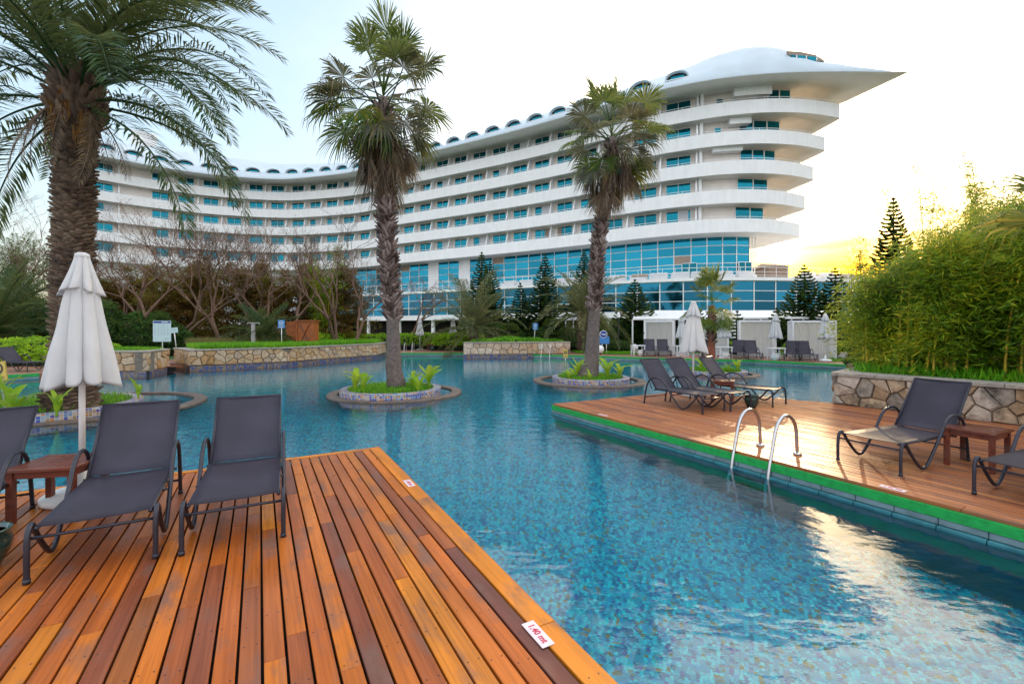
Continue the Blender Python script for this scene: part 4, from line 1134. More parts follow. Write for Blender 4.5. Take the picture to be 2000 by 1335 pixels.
def boots(info, z0, z1, count, m, parent, seed=0, size=.2, out=.5, updir=1.0, wd=.08, name='leaf_bases', cross=.5):
    rng = np.random.default_rng(seed); zs, px, py, rr = info; V = []; Fq = []
    for i in range(count):
        z = z0 + (z1 - z0) * (i + rng.random()) / count; a = i * 2.39996 + rng.normal(0, .1)
        x, y, r = np.interp(z, zs, px), np.interp(z, zs, py), np.interp(z, zs, rr)
        rad = np.array([cos(a), sin(a), 0]); tan = np.array([-sin(a), cos(a), 0]); up = np.array([0, 0, 1.0])
        base = np.array([x, y, z]) + rad * r * .93
        L = size * rng.uniform(.6, 1.35); d = up * updir + rad * out * rng.uniform(.6, 1.5) + tan * rng.choice([-1, 1]) * cross * rng.uniform(.3, 1.2); d /= np.linalg.norm(d)
        w1_, w2_ = wd * 1.5, wd * rng.uniform(.3, .8); th = .028
        s_ = tan - d * np.dot(tan, d); s_ /= np.linalg.norm(s_); nn = np.cross(s_, d)
        b = len(V); tipc = base + d * L
        V += [base - s_ * w1_, base + s_ * w1_, base + s_ * w1_ * .8 - nn * th * 1.6, base - s_ * w1_ * .8 - nn * th * 1.6, tipc - s_ * w2_, tipc + s_ * w2_, tipc + s_ * w2_ * .8 - nn * th, tipc - s_ * w2_ * .8 - nn * th]
        Fq += [(b, b + 1, b + 5, b + 4), (b + 1, b + 2, b + 6, b + 5), (b + 2, b + 3, b + 7, b + 6), (b + 3, b, b + 4, b + 7), (b + 4, b + 5, b + 6, b + 7)]
    o = link(name, np_mesh(name, V, Fq, m), parent); return o

# ---- the big date palm on the left
BPX, BPY = -9.35, 9.75
bp = empty('date_palm', (BPX, BPY, 0), label='big date palm with a thick scaly trunk on the left island', cat='palm tree')
t_o, info = trunk([(-.05, 0, -.3), (-.08, 0, .25), (-.05, 0, 1.2), (-.05, 0, 2.6), (-.02, 0, 4.4), (.02, 0, 5.9)], [.46, .4, .31, .3, .29, .3], M['bark_date'], bp, 18, 3)
boots(info, -.2, 5.9, 1300, M['stub'], bp, 4, .12, 1.3, .6, .055, 'leaf_bases', .15)['kind'] = 'stuff'
hb = MB(); hb.lathe([(.28, 5.75), (.40, 6.0), (.46, 6.3), (.42, 6.6), (.3, 6.95), (.12, 7.3)], 18, (.04, 0, 0)); hb.build('crown_boss', M['bark_date'], bp, smooth=True)
info2 = (np.array([5.7, 6.0, 6.3, 6.7, 7.2]), np.full(5, .04), np.zeros(5), np.array([.3, .40, .45, .36, .2]))
boots(info2, 5.85, 7.0, 150, M['stub'], bp, 5, .3, .7, 1.0, .055, 'old_leaf_stalks', .35)['kind'] = 'stuff'
hang = []
FV = {}
for nm, (L, e0, e1, dr) in {'a': (4.3, 78, 5, .15), 'b': (4.5, 62, -28, .3), 'c': (4.5, 45, -48, .4), 'd': (4.4, 28, -62, .5), 'e': (4.2, 8, -80, .6), 'f': (4.0, -18, -88, .6)}.items():
    FV[nm] = [frond_mesh('frond', M['frond'], L, e0, e1, 92, .66, .034, .35, dr, seed=ord(nm) * 3 + q, twist=(q - .5) * .5) for q in range(2)]
dryfr = frond_mesh('dry_frond', M['dry'], 2.2, -50, -88, 40, .4, .022, .1, .9, seed=77)
fr_list = []
rf = random.Random(12)
for nm, cnt in (('a', 9), ('b', 10), ('c', 9), ('d', 5)):
    a0 = rf.uniform(0, 6)
    for i in range(cnt): fr_list.append((nm, a0 + i * 2 * pi / cnt + rf.uniform(-.22, .22)))
fr_list += [('b', -.05), ('b', .35), ('c', .1), ('c', -.35), ('c', -.55), ('d', -.2), ('d', -.6), ('e', -.15), ('e', .5), ('f', -.35), ('e', 2.9), ('e', 3.5), ('f', 3.0), ('b', -2.8), ('c', -2.6), ('c', 2.7)]
for nm, az in fr_list:
    z = {'a': 7.0, 'b': 6.9, 'c': 6.75, 'd': 6.6, 'e': 6.45, 'f': 6.3}[nm]
    link('frond', rf.choice(FV[nm]), bp, (.04 + .18 * cos(az), .18 * sin(az), z), (rf.uniform(-.25, .25), rf.uniform(-.1, .1), az), (1, 1, 1))
for i in range(9):
    az = rf.uniform(-2.4, .4)
    o = link('dry_frond', dryfr, bp, (.04 + .36 * cos(az), .36 * sin(az), 6.3), (rf.uniform(-.3, .3), rf.uniform(-.1, .2), az), (rf.uniform(.5, .9),) * 3)
# orange fibre tassels and the pale fibre mop under the crown
C = []; D_ = []
for (ax, az_, n_) in ((-1.75, 6.25, 60), (-.7, 6.05, 60), (-.45, 6.1, 50), (-2.6, 6.15, 40), (-1.2, 6.5, 50)):
    for i in range(n_):
        a = ax + NR.normal(0, .09); C.append((.04 + .48 * cos(a), .48 * sin(a), az_ - NR.uniform(0, .55))); D_.append((NR.normal(0, .15), NR.normal(0, .15), -1))
V, Fq = cards(C, .38, .02, D_, rng=NR); link('fibre_tassel', np_mesh('fibre_tassel', V, Fq, M['orange_dry']), bp, kind='stuff')

# ---- two tall fan palms on round islands, and a young one
FG = [fan_mesh('fan_leaf', M['fan'], p, e0, e1, r_, 36, dr, seed=i) for i, (p, e0, e1, r_, dr) in enumerate([(1.3, 84, 78, .95, .15), (1.3, 74, 52, .95, .35), (1.35, 60, 25, .9, .6), (1.3, 45, 0, .95, .8), (1.2, 20, -30, .9, .9), (1.2, 0, -60, .9, .8), (1.1, -30, -80, .9, .5)])]
FW = [fan_mesh('fan_leaf', M['fan_grey'], p, e0, e1, r_, 34, dr, seed=20 + i) for i, (p, e0, e1, r_, dr) in enumerate([(1.3, 60, 30, .85, 1.2), (1.25, 30, -20, .85, 1.3), (1.1, -10, -65, .85, 1.0)])]
FD = [fan_mesh('dry_fan_leaf', M['dry'], .9, -40, -82, .95, 30, .5, seed=40, spread=34, fold=.1), fan_mesh('dry_fan_leaf', M['dry'], .8, -55, -86, 1.0, 30, .4, seed=41, spread=24, fold=.1)]
def fan_palm(loc, tpts, trads, label, z_b0, lean, seed, scale=1.0, skirt=46, nb=420, green=30, grey=16, crown_z=None, bm=None, bs=.34):
    p = empty('fan_palm', loc, label=label, cat='palm tree'); rr = random.Random(seed)
    o, info = trunk(tpts, trads, bm or M['bark_fan'], p, 14, seed)
    zt = tpts[-1][2]; tx, ty = tpts[-1][0], tpts[-1][1]
    if nb: boots(info, z_b0, zt - .3, nb, M['boot'], p, seed, bs, .7, .9, bs * .17, 'split_leaf_bases', .9)['kind'] = 'stuff'
    for i in range(skirt):
        az = i * 2.4 + rr.uniform(-.3, .3); zz = zt - .1 - 1.25 * scale * rr.random() ** 1.3
        link('dry_fan_leaf', rr.choice(FD), p, (tx + .1 * cos(az), ty + .1 * sin(az), zz), (rr.uniform(-.4, .4), rr.uniform(-.15, .25), az), (scale * rr.uniform(.75, 1.1),) * 3)
    for i in range(green):
        k = min(6, int(i / green * 7)); az = i * 2.4 + rr.uniform(-.4, .4)
        link('fan_leaf', FG[k], p, (tx, ty, zt + .25 - .5 * i / green), (rr.uniform(-.35, .35), rr.uniform(-.15, .15), az), (scale * rr.uniform(.85, 1.12),) * 3)
    for i in range(grey):
        az = i * 2.4 + rr.uniform(-.5, .5)
        link('fan_leaf', FW[i % 3], p, (tx, ty, zt - .1 - .5 * i / max(1, grey)), (rr.uniform(-.5, .5), rr.uniform(-.2, .2), az), (scale * rr.uniform(.8, 1.1),) * 3)
    return p
fan_palm((-3.35, 12.9, 0), [(.1, 0, -.1), (0, 0, .5), (-.02, 0, 1.9), (-.12, 0, 3.2), (-.2, 0, 4.4), (-.3, 0, 8.15)], [.28, .22, .18, .18, .17, .14], 'tall fan palm with a shaggy dry skirt on the middle round island', 1.85, 0, 8, 1.08, 42, 1000, 21, 18, bs=.22)
fan_palm((2.72, 15.7, 0), [(-.12, 0, -.1), (.02, 0, .4), (.1, 0, 1.9), (.25, 0, 4.5), (.7, 0, 7.2), (.72, 0, 8.2)], [.42, .25, .2, .17, .14, .13], 'tall wind-blown fan palm with golden dry leaves on the right round island', 2.2, .3, 9, 1.0, 36, 900, 17, 22, bs=.2)
M['red_bark'] = plain('reddish_palm_bark', (.28, .09, .05), .95, .4, 10, bmp=.5, bscale=30)
sp = fan_palm((8.0, 18.3, 0), [(0, 0, -.1), (0, 0, .8), (.02, 0, 2.2), (.03, 0, 2.55)], [.17, .14, .13, .1], 'small young fan palm with a reddish trunk among the cabanas', 1.0, 0, 14, .66, 0, 110, 24, 0, bm=M['red_bark'], bs=.15)

# ---- feathery palms in the back
def feather_palm(loc, H, label, seed, L=3.4, n=36, m='frond2', stem=.35, low=-10, scale=1.0):
    p = empty('feather_palm', loc, label=label, cat='palm tree'); rr = random.Random(seed)
    o, info = trunk([(0, 0, -.1), (0, 0, H)], [stem, stem * .9], M['bark_date'], p, 12, seed)
    boots(info, 0, H, int(80 * H), M['stub'], p, seed, .18, 1.0, .8, .08, 'leaf_bases', .2)['kind'] = 'stuff'
    vs = [frond_mesh('frond', M[m], L, e0, e1, 56, .55, .045, .4, .35, seed=seed * 7 + i) for i, (e0, e1) in enumerate([(82, 45), (70, 10), (52, -20), (35, -45), (low + 20, -60), (low, -75)])]
    for i in range(n):
        k = min(5, int(i / n * 6)); az = i * 2.4 + rr.uniform(-.3, .3)
        link('frond', vs[k], p, (.15 * cos(az), .15 * sin(az), H), (rr.uniform(-.3, .3), rr.uniform(-.1, .1), az), (scale * rr.uniform(.85, 1.1),) * 3)
    return p
feather_palm((-2.75, 32.5, 0), 1.5, 'wide olive feather palm behind the hedge by the closed parasols', 31, 4.4, 44)
feather_palm((4.9, 31.5, 0), 2.6, 'feather palm behind the right round island fan palm, partly golden', 32, 3.7, 40)
feather_palm((-28.0, 24.5, 0), 1.3, 'dark feather palm at the left edge behind the lime hedge', 33, 5.2, 70, 'frond', .5, 0)
feather_palm((-31.5, 29, 0), 3.0, 'second dark feather palm at the far left, cut by the picture edge', 36, 5.0, 60, 'frond', .5, 0)
feather_palm((-13.9, 25.5, .6), .35, 'small bright green feather palm between the shower post and the blue sign', 34, 2.2, 26, 'frond', .2, 10)
feather_palm((24.0, 21.5, 0), .4, 'low feather palm beyond the bamboo on the right lawn', 37, 2.2, 20, 'frond', .2, 10)
# palm whose hanging leaves enter at the right edge
rp = empty('fan_palm', (6.55, 4.6, .6), label='palm at the right edge, only its drooping leaf tips in view', cat='palm tree')
RX, RY = 7.1, 5.0
rp.location = (RX, RY, .6)
trunk([(0, 0, -.1), (.1, 0, 1.9)], [.18, .15], M['bark_fan'], rp, 10, 5)
for i in range(16):
    az = i * 2.4; k = [1, 2, 3, 4, 5, 3, 2][i % 7]
    if k == 5 and cos(az) < 0: k = 2
    link('fan_leaf', FG[k], rp, (.1, 0, 2.0), (R.uniform(-.3, .3), 0, az), (.8,) * 3)

# ---------------------------------------------------------------- Norfolk pines
def norfolk(name_label, loc, H, Rb, seed, whorls=None, group=None, sc=1.0, bare=.08):
    rng = np.random.default_rng(seed); p = empty('norfolk_pine', loc, label=name_label, cat='pine tree', group=group)
    MB().tube([(0, 0, 0), (0, 0, H * .5), (0, 0, H)], [.035 * H * .5 + .03, .02 * H * .5 + .02, .01], 7).build('trunk', M['pinebark'], p)
    V = []; Fq = []; mbb = MB(); nW = whorls or int(H * 4.6)
    C = []; Dd = []; Ls = []; Ws = []
    for i in range(nW):
        f = i / (nW - 1); z = H * (bare + (.985 - bare) * f); Lb = Rb * (1 - f) ** .8 * rng.uniform(.88, 1.08) + .05
        nb = 7 if f < .7 else 5; a0 = rng.uniform(0, 6)
        for j in range(nb):
            a = a0 + j * 2 * pi / nb + rng.normal(0, .08); hd = np.array([cos(a), sin(a), 0]); sd_ = np.array([-sin(a), cos(a), 0])
            K = 6; pts = []
            for q in range(K):
                t = q / (K - 1); pts.append(np.array([0, 0, z]) + hd * Lb * t + np.array([0, 0, 1]) * Lb * (-.16 * sin(pi * t * .7) + .22 * t ** 3))
            mbb.tube([tuple(x) for x in pts], [.018 * sc, .015 * sc, .012 * sc, .01 * sc, .008 * sc, .004], 3, False)
            m_ = int(9 + Lb * 22)
            for q in range(m_):
                t = .12 + .88 * q / m_; idx = t * (K - 1); i0 = min(K - 2, int(idx)); fr_ = idx - i0; pp = pts[i0] * (1 - fr_) + pts[i0 + 1] * fr_
                ll = (.10 + .26 * Lb * .45) * (1.15 - t * .75)
                for s_ in (-1, 1):
                    d = hd * .55 + sd_ * s_ + np.array([0, 0, .45]); d /= np.linalg.norm(d)
                    C.append(pp + d * ll * .5); Dd.append(d + rng.normal(0, .1, 3)); Ls.append(ll); Ws.append(.1)
                C.append(pp + np.array([0, 0, .04])); Dd.append(hd + np.array([0, 0, .3])); Ls.append(.2); Ws.append(.11)
    for q in range(30):
        C.append((0, 0, H * (1 - .04 * rng.random()))); Dd.append((rng.normal(0, .3), rng.normal(0, .3), 1)); Ls.append(.25); Ws.append(.03)
    V, Fq = cards(C, Ls, Ws, Dd, rng=rng); V2, F2 = cards(C, np.array(Ls) * .9, np.array(Ws), Dd, rng=rng)
    V = np.concatenate([V, V2]); Fq = np.concatenate([Fq, F2 + len(Fq) * 4])
    link('crown', np_mesh('crown', V, Fq, M['pine']), p)
    mbb.build('branches', M['pinebark'], p, kind='stuff')
    return p
for (px, topy, D, Rb, sd_, lab) in [
    (941, 492, 39, 1.9, 1, 'left of two touching Norfolk pines behind the wide olive feather palm'),
    (957, 510, 38, 1.9, 2, 'right of two touching Norfolk pines behind the wide olive feather palm'),
    (1016, 553, 37, 1.5, 3, 'short dense Norfolk pine between two taller ones'),
    (1065, 497, 38, 2.1, 4, 'tall dense Norfolk pine directly behind the centre stone wall'),
    (1141, 488, 40, 1.9, 5, 'tall Norfolk pine just left of the right island fan palm'),
    (1240, 546, 36, 2.5, 6, 'broad layered Norfolk pine just left of the first cabana'),
    (1368, 607, 32, 1.0, 7, 'small sparse Norfolk pine between the first two cabanas'),
    (1440, 608, 31.5, 1.3, 8, 'small Norfolk pine left of the third cabana'),
    (1517, 602, 32, 1.3, 9, 'small Norfolk pine right behind the third cabana'),
    (1571, 517, 33, 2.6, 10, 'tall layered Norfolk pine below the setting sun'),
    (1631, 523, 32, 2.5, 11, 'tall dark Norfolk pine right behind the last cabana'),
    (1745, 385, 24, 2.6, 12, 'very tall open Norfolk pine rising behind the bamboo against the sky')]:
    x, y, z = wpt(px, topy, D); norfolk(lab, (x, y, 0), z, Rb * D / 38 * 1.12, sd_)

# ---------------------------------------------------------------- bare trees
def bare_tree(loc, H, label, seed, spread=.8, depth=6, r0=.13, lean=(0, 0), nmain=3):
    rr = random.Random(seed); p = empty('bare_tree', loc, label=label, cat='tree'); tb = MB(); bb = MB(); tips = []
    def grow(mb, a, d, L, r, dep):
        pts = [a]; x = a; dd = d.normalized(); n = 3
        for i in range(n):
            dd = (dd + Vector((rr.gauss(0, .18), rr.gauss(0, .18), rr.gauss(.05, .1)))).normalized(); x = x + dd * L / n; pts.append(x)
        mb.tube(pts, [r * (1 - .32 * i / n) for i in range(n + 1)], 6 if dep > 4 else (4 if dep > 2 else 3), False)
        if dep == 0: tips.append(x); return
        k = 2 if rr.random() < .6 else 3
        for i in range(k):
            sp = Vector((rr.gauss(0, 1), rr.gauss(0, 1), rr.gauss(.15, .5))).normalized()
            nd_ = (dd + sp * spread * rr.uniform(.6, 1.2)).normalized(); nd_.z = max(nd_.z, -.05)
            grow(bb, x, nd_, L * rr.uniform(.62, .86), r * .62, dep - 1)
    base = Vector((0, 0, -.1))
    for i in range(nmain):
        a = rr.uniform(0, 6.28) if nmain > 1 else 0
        d = Vector((cos(a) * .5 + lean[0], sin(a) * .3 + lean[1], 1))
        grow(tb, base, d, H * .27, r0 * (1 if i == 0 else .8), depth)
    tb.build('trunk', M['bark'], p, smooth=True); bb.build('branches', M['bark'], p, kind='stuff')
    C = [t for t in tips for _ in range(1)]
    if C:
        V, Fq = cards([tuple(c) for c in C], .05, .05, rng=np.random.default_rng(seed)); link('seed_pod', np_mesh('seed_pod', V, Fq, M['bark']), p, kind='stuff')
    return p
for (px, D, H, sd_, sp_, ln, lab) in [
    (285, 26, 6.3, 1, .62, (-.5, 0), 'bare forked tree just left of the pool rules board'),
    (330, 29, 7.3, 2, .6, (.3, 0), 'bare tree with upright branches behind the pool rules board'),
    (432, 27.5, 6.6, 3, .62, (-.2, 0), 'bare twisted tree left of the shower post'),
    (470, 30, 6.5, 4, .62, (.25, 0), 'bare tree directly behind the shower post'),
    (565, 30, 7.0, 5, .6, (0, 0), 'bare tree behind the cedar box'),
    (655, 29, 6.6, 6, .6, (-.2, 0), 'bare tree right of the cedar box'),
    (690, 31, 6.4, 7, .6, (.3, 0), 'bare tree left of the middle fan palm trunk'),
    (800, 35, 6.0, 8, .7, (.2, 0), 'bare spreading tree right of the middle fan palm trunk'),
    (60, 30, 10.5, 9, .6, (0, 0), 'tall bare tree behind the feather palm at the left edge'),
    (15, 33, 11.0, 10, .6, (.1, 0), 'bare tree cut by the left picture edge'),
    (225, 32, 8.5, 12, .6, (0, 0), 'tall bare tree just right of the big date palm trunk')]:
    x = (px - 1000) / F * D; bare_tree((x, D, .3), H * (1.28 if D < 31.5 and px > 100 else 1.05), lab, sd_, sp_, 7 if D < 34 else 6, .13, ln, 2)

# ---------------------------------------------------------------- bamboo
def clump(loc, H, Rr, label, seed, m, cm, nl=2600, leafL=.28, leafW=.035, nc=5, z0=.35, group=None, dense_top=.0, name='bamboo', wx=1.0, wy=1.0, sprays=120):
    rng = np.random.default_rng(seed); p = empty(name, loc, label=label, cat='bamboo', group=group)
    PT = []
    for i in range(nc):
        a = rng.uniform(0, 6.28); r = rng.uniform(0, .6) * Rr; x, y = cos(a) * r * wx, sin(a) * r * wy
        lx, ly = rng.normal(0, .16, 2) * H * .5; hk = rng.uniform(.78, 1.06); pts = []; rad = []
        for q in range(8):
            t = q / 7; pts.append((x + lx * t ** 2, y + ly * t ** 2, H * hk * t if q else 0)); rad.append(.026 * (1 - t * .75))
        PT.append(pts); mb = MB(); mb.tube(pts, rad, 6, False)
        for q in np.arange(.3, H * .9, .33):
            f = q / H * 7; i0 = int(f); ff = f - i0; a_, b_ = pts[i0], pts[min(7, i0 + 1)]
            c = [a_[k] * (1 - ff) + b_[k] * ff for k in range(3)]; rr_ = rad[i0] * 1.18
            mb.tube([(c[0], c[1], c[2] - .012), (c[0], c[1], c[2] + .012)], rr_, 6, False)
        mb.build('culm', cm, p, smooth=True)
    # leaf sprays hung along every culm, longest low down, feathering out to the tips
    C = []; Dd = []; k = max(4, int(nl / sprays))
    for i in range(sprays):
        pts = PT[i % len(PT)]; t = z0 + (1.0 - z0) * rng.random() ** .85; f = t * 7; i0 = min(6, int(f)); ff = f - i0
        q = np.array(pts[i0]) * (1 - ff) + np.array(pts[i0 + 1]) * ff
        a = rng.uniform(0, 6.28); rr_ = Rr * (1.05 - t ** 2.2 * .85) * rng.uniform(.15, 1.0)
        q = q + np.array([cos(a) * rr_ * wx, sin(a) * rr_ * wy, -rr_ * .12 + .1 * rng.normal()])
        dirn = np.array([cos(a), sin(a), .1 - .5 * rng.random()])
        st = rng.normal(0, 1, (k, 3)) * np.array([.13, .13, .1]) * min(1.3, Rr / .8) + dirn * rng.uniform(-.25, .3, (k, 1))
        C.append(q + st); Dd.append(dirn * .8 + rng.normal(0, .5, (k, 3)))
    C = np.concatenate(C); Dd = np.concatenate(Dd)
    V, Fq = cards(C, rng.uniform(.6, 1.2, len(C)) * leafL, leafW, Dd, rng=rng); link('foliage', np_mesh('foliage', V, Fq, m), p, kind='stuff')
    return p
ORD = 'first second third fourth fifth sixth seventh eighth ninth tenth eleventh twelfth thirteenth'.split()
GLAB = ['green-gold bamboo clump at the left front corner of the grove', 'bamboo clump just behind the left front corner clump of the grove', 'low bamboo clump close to the left end of the weathered wall', 'tall bamboo clump in the middle of the grove', 'bamboo clump at the wall behind the nearest right lounger back',
 'tall bamboo clump behind the one at the nearest lounger back', 'bamboo clump at the wall above the right slatted table', 'tall bamboo clump at the back of the grove, left half', 'tallest bamboo clump at the back middle of the grove', 'bamboo clump right of the middle of the grove, second row', 'bamboo clump at the far left back of the grove',
 'very tall bamboo clump at the far right back of the grove', 'bamboo clump at the rearmost left of the grove', 'bamboo clump at the wall near the right picture edge', 'bamboo clump behind the drooping palm leaf at the right edge']
# right grove behind the stone wall
gx = [(8.85, 10.9, 3.3, .75), (9.6, 10.1, 3.6, .85), (9.0, 9.4, 3.2, .7), (10.2, 9.0, 3.9, .9), (9.7, 8.2, 3.3, .75), (11.1, 8.2, 4.0, .9), (10.6, 7.3, 3.2, .75), (11.2, 10.3, 4.1, 1.0), (12.4, 9.3, 4.4, 1.0), (12.2, 7.4, 4.0, .9), (10.6, 11.3, 3.9, .9), (13.6, 8.6, 4.6, 1.0), (12.3, 11.6, 4.3, 1.0), (11.3, 6.2, 3.3, .8), (12.8, 6.4, 3.8, .9)]
for i, (x, y, H, r) in enumerate(gx):
    H *= min(.94, .76 + .05 * max(0, x / y * 890 + 1000 - 1750) / 50)
    clump((x, y, .55), H, r, GLAB[i], 100 + i, M['bamboo'], M['culm'], 13000, .19, .024, 7, .2, 'bamboo clumps behind the right stone wall', sprays=420)
for i, (px, ty, D, r) in enumerate([(1815, 330, 15, .55), (1870, 345, 15.5, .6), (1930, 300, 16, .55), (1975, 345, 16.5, .6), (1690, 470, 16, .7)]):
    x, y, z = wpt(px, ty, D)
    clump((x, y, .5), z - .5, r, ['thin feathery bamboo plume left of the others against the sky', 'second feathery bamboo plume against the sky', 'tallest feathery bamboo plume against the sky', 'feathery bamboo plume at the right picture edge', 'wispy bamboo left of the grove, near the last cabana'][i], 140 + i, M['bamboo'], M['culm'], 1700, .2, .03, 4, .3, name='bamboo', sprays=110)
# dry thicket behind the bare trees
for i in range(13):
    px = 215 + i * 37; D = 33.5 + (i % 3) * 1.2; x = (px - 1000) / F * D
    clump((x, D, 0), 5.6 + (i * 37 % 11) * .12, 1.5, ORD[i] + ' brown bamboo clump from the left in the thicket behind the bare trees', 160 + i, M['bamboo_brown'], M['culm_dark'], 8500, .34, .055, 6, .03, 'brown bamboo thicket clumps', sprays=200)
x, y, z = wpt(632, 488, 33); clump((x, y, 0), z, 1.15, 'bright green bamboo column rising above the brown thicket', 190, M['bamboo'], M['culm'], 6000, .26, .045, 6, .1, sprays=240)
x, y, z = wpt(700, 520, 36); clump((x, y, 0), 5.0, 1.2, 'half-brown bamboo clump behind the middle fan palm trunk', 191, M['bamboo_brown'], M['culm_dark'], 3500, .26, .045, 5, .1, sprays=200)

# ---------------------------------------------------------------- shrubs, hedges, topiary, grass
def shrub(name, blobs, label, cat, m, seed, n=6000, L=.09, W=.06, core='core', group=None, z0=0.0, up=.4):
    """blobs: (x, y, z, rx, ry, rz) ellipsoids in world space"""
    rng = np.random.default_rng(seed); c0 = np.mean([b[:2] for b in blobs], 0)
    p = empty(name, (c0[0], c0[1], z0), label=label, cat=cat, group=group); C = []; Dd = []
    tot = sum(b[3] * b[4] + b[3] * b[5] + b[4] * b[5] for b in blobs)
    mb = MB()
    for b in blobs:
        k = int(n * (b[3] * b[4] + b[3] * b[5] + b[4] * b[5]) / tot); v = rng.normal(size=(k, 3)); v /= np.linalg.norm(v, axis=1)[:, None]; v[:, 2] = np.abs(v[:, 2]) * 1.15 - .15
        ph = rng.uniform(0, 6, 4)
        bump_ = 1 + .05 * np.sin(v[:, 0] * 9 + ph[0]) * np.sin(v[:, 1] * 8 + ph[1]) + .05 * np.sin(v[:, 2] * 12 + ph[2]) + rng.normal(0, .03, k)
        C.append(np.array(b[:3]) - np.array([c0[0], c0[1], z0]) + v * np.array(b[3:]) * bump_[:, None]); Dd.append(v * .8 + rng.normal(0, .6, (k, 3)))
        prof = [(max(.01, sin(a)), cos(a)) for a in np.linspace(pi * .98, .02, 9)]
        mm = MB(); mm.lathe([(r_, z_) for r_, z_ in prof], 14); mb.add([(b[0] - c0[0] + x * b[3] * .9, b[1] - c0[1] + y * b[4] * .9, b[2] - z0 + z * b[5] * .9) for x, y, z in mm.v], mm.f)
    C = np.concatenate(C); Dd = np.concatenate(Dd); V, Fq = cards(C, L, W, Dd, up_bias=up, rng=rng)
    link('foliage', np_mesh('foliage', V, Fq, m), p); mb.build('branch_core', M[core], p); return p
def row_blobs(pts, r, rz, z, step, rng):
    out = []
    for a, b in zip(pts[:-1], pts[1:]):
        a = np.array(a); b = np.array(b); n = max(1, int(np.linalg.norm(b - a) / step))
        for i in range(n):
            q = a + (b - a) * (i + .5) / n; out.append((q[0], q[1], z, r * rng.uniform(.85, 1.15), r * rng.uniform(.8, 1.1), rz * rng.uniform(.85, 1.12)))
    return out
rb = random.Random(3)
shrub('hedge', row_blobs([(-25, 21), (-19.5, 20.5), (-17.6, 19.3)], 1.15, .85, .35, .9, rb), 'lime green clipped hedge behind the sun lounger at the left edge', 'hedge', M['hedge'], 1, 15000, .13, .09)
shrub('hedge', row_blobs([(-14.6, 31.2), (-9.6, 34.8), (-7, 35.6), (-4.6, 35.6)], .95, .75, .45, .8, rb), 'long lime green hedge behind the loungers and closed parasols', 'hedge', M['hedge'], 2, 15000, .15, .1)
shrub('hedge', [(-3.9, 33.4, .5, 1.0, .9, .85), (-3.0, 33.2, .55, 1.1, 1.0, .95), (-5.0, 34, .5, .9, .9, .7)], 'big rounded lime shrub between the far parasol and the centre stone wall', 'shrub', M['hedge'], 3, 5000, .15, .1)
shrub('hedge', [(-1.6, 29.2, .6, 1.4, .9, .32), (-.2, 29.4, .6, 1.3, .9, .5), (1.2, 29.6, .6, 1.3, .9, .38), (2.6, 30.0, .6, 1.0, .7, .28)], 'low green shrubs planted on top of the centre stone wall', 'shrub', M['grass'], 4, 5000, .16, .09)
shrub('hedge', row_blobs([(17.8, 26.5), (23.5, 25.0)], .8, .7, .3, .8, rb), 'low lime hedge behind the lawn right of the last cabana', 'hedge', M['hedge'], 5, 4500, .13, .09)
shrub('shrub', [(18.6, 23.6, .35, .8, .7, .6)], 'round olive shrub on the lawn beside the white boulder', 'shrub', M['topiary'], 6, 1600, .16, .05)
shrub('shrub', [(-21.2, 25.6, .9, 1.5, 1.2, 1.5), (-20.4, 27.2, .6, 1.3, 1.0, 1.3), (-22.6, 25.0, 1.1, 1.5, 1.2, 1.9)], 'dark green broadleaf shrub right of the big closed parasol', 'shrub', M['hedge_dark'], 7, 7000, .2, .12)
shrub('shrub', [(-11.6, 33.3, .5, .9, .8, .8)], 'small bright shrub left of the middle palm trunk', 'shrub', M['hedge'], 8, 1500, .18, .1)
shrub('shrub', [(3.6, 33.8, .3, 2.2, 1, .6), (7, 32, .3, 1.6, 1, .5)], 'low dark ground shrub behind the round blue sign', 'shrub', M['hedge_dark'], 9, 3500, .16, .08)
shrub('shrub', [(21.5, 27.2, .4, 2.8, 1.2, 1.7), (26, 26, .4, 3, 1.2, 2.0)], 'dark shrub mass between the last cabana and the bamboo', 'shrub', M['hedge_dark'], 10, 7000, .22, .12)
shrub('shrub', [(-1.2, 36, .4, 2.5, 1.2, 1.5), (3, 37, .4, 3.2, 1.2, 1.4), (8.5, 36, .4, 3, 1.2, 1.7), (12.4, 35, .4, 2.5, 1.2, 1.3)], 'dark undergrowth at the foot of the Norfolk pines', 'shrub', M['hedge_dark'], 11, 9000, .25, .12)
shrub('shrub', [(13.6, 28.4, .3, .6, .5, .5), (14.6, 28.2, .3, .6, .5, .45), (16.5, 26.6, .3, .7, .5, .6)], 'small shrubs tucked between the cabanas', 'shrub', M['hedge'], 12, 1800, .13, .07)
def topiary(px, D, tops, label, seed):
    x = (px - 1000) / F * D; rng = np.random.default_rng(seed)
    p = shrub('topiary', [(x + dx, D, z, r, r * .9, h) for dx, z, r, h in tops], label, 'topiary', M['topiary'], seed, 2600, .13, .05, up=.6)
    MB().tube([(0, 0, 0), (.1, 0, .8), (0, 0, 1.9)], .07, 6).build('trunk', M['bark'], p)
topiary(1080, 32.5, [(0, 1.85, .72, .5), (-.05, 1.2, .78, .2), (.1, .75, .7, .18)], 'flat-topped cloud topiary right of the tall blue pole sign', 51)
topiary(998, 33.5, [(0, 1.55, .6, .42), (-.1, 1.1, .7, .16), (.1, .7, .62, .16)], 'smaller cloud topiary left of the tall blue pole sign', 52)
topiary(684, 34, [(0, 2.2, .6, .45), (.1, 1.6, .9, .2), (-.1, 1.0, .95, .2), (0, .5, .95, .2)], 'tiered dark topiary against the glass left of the middle palm trunk', 53)

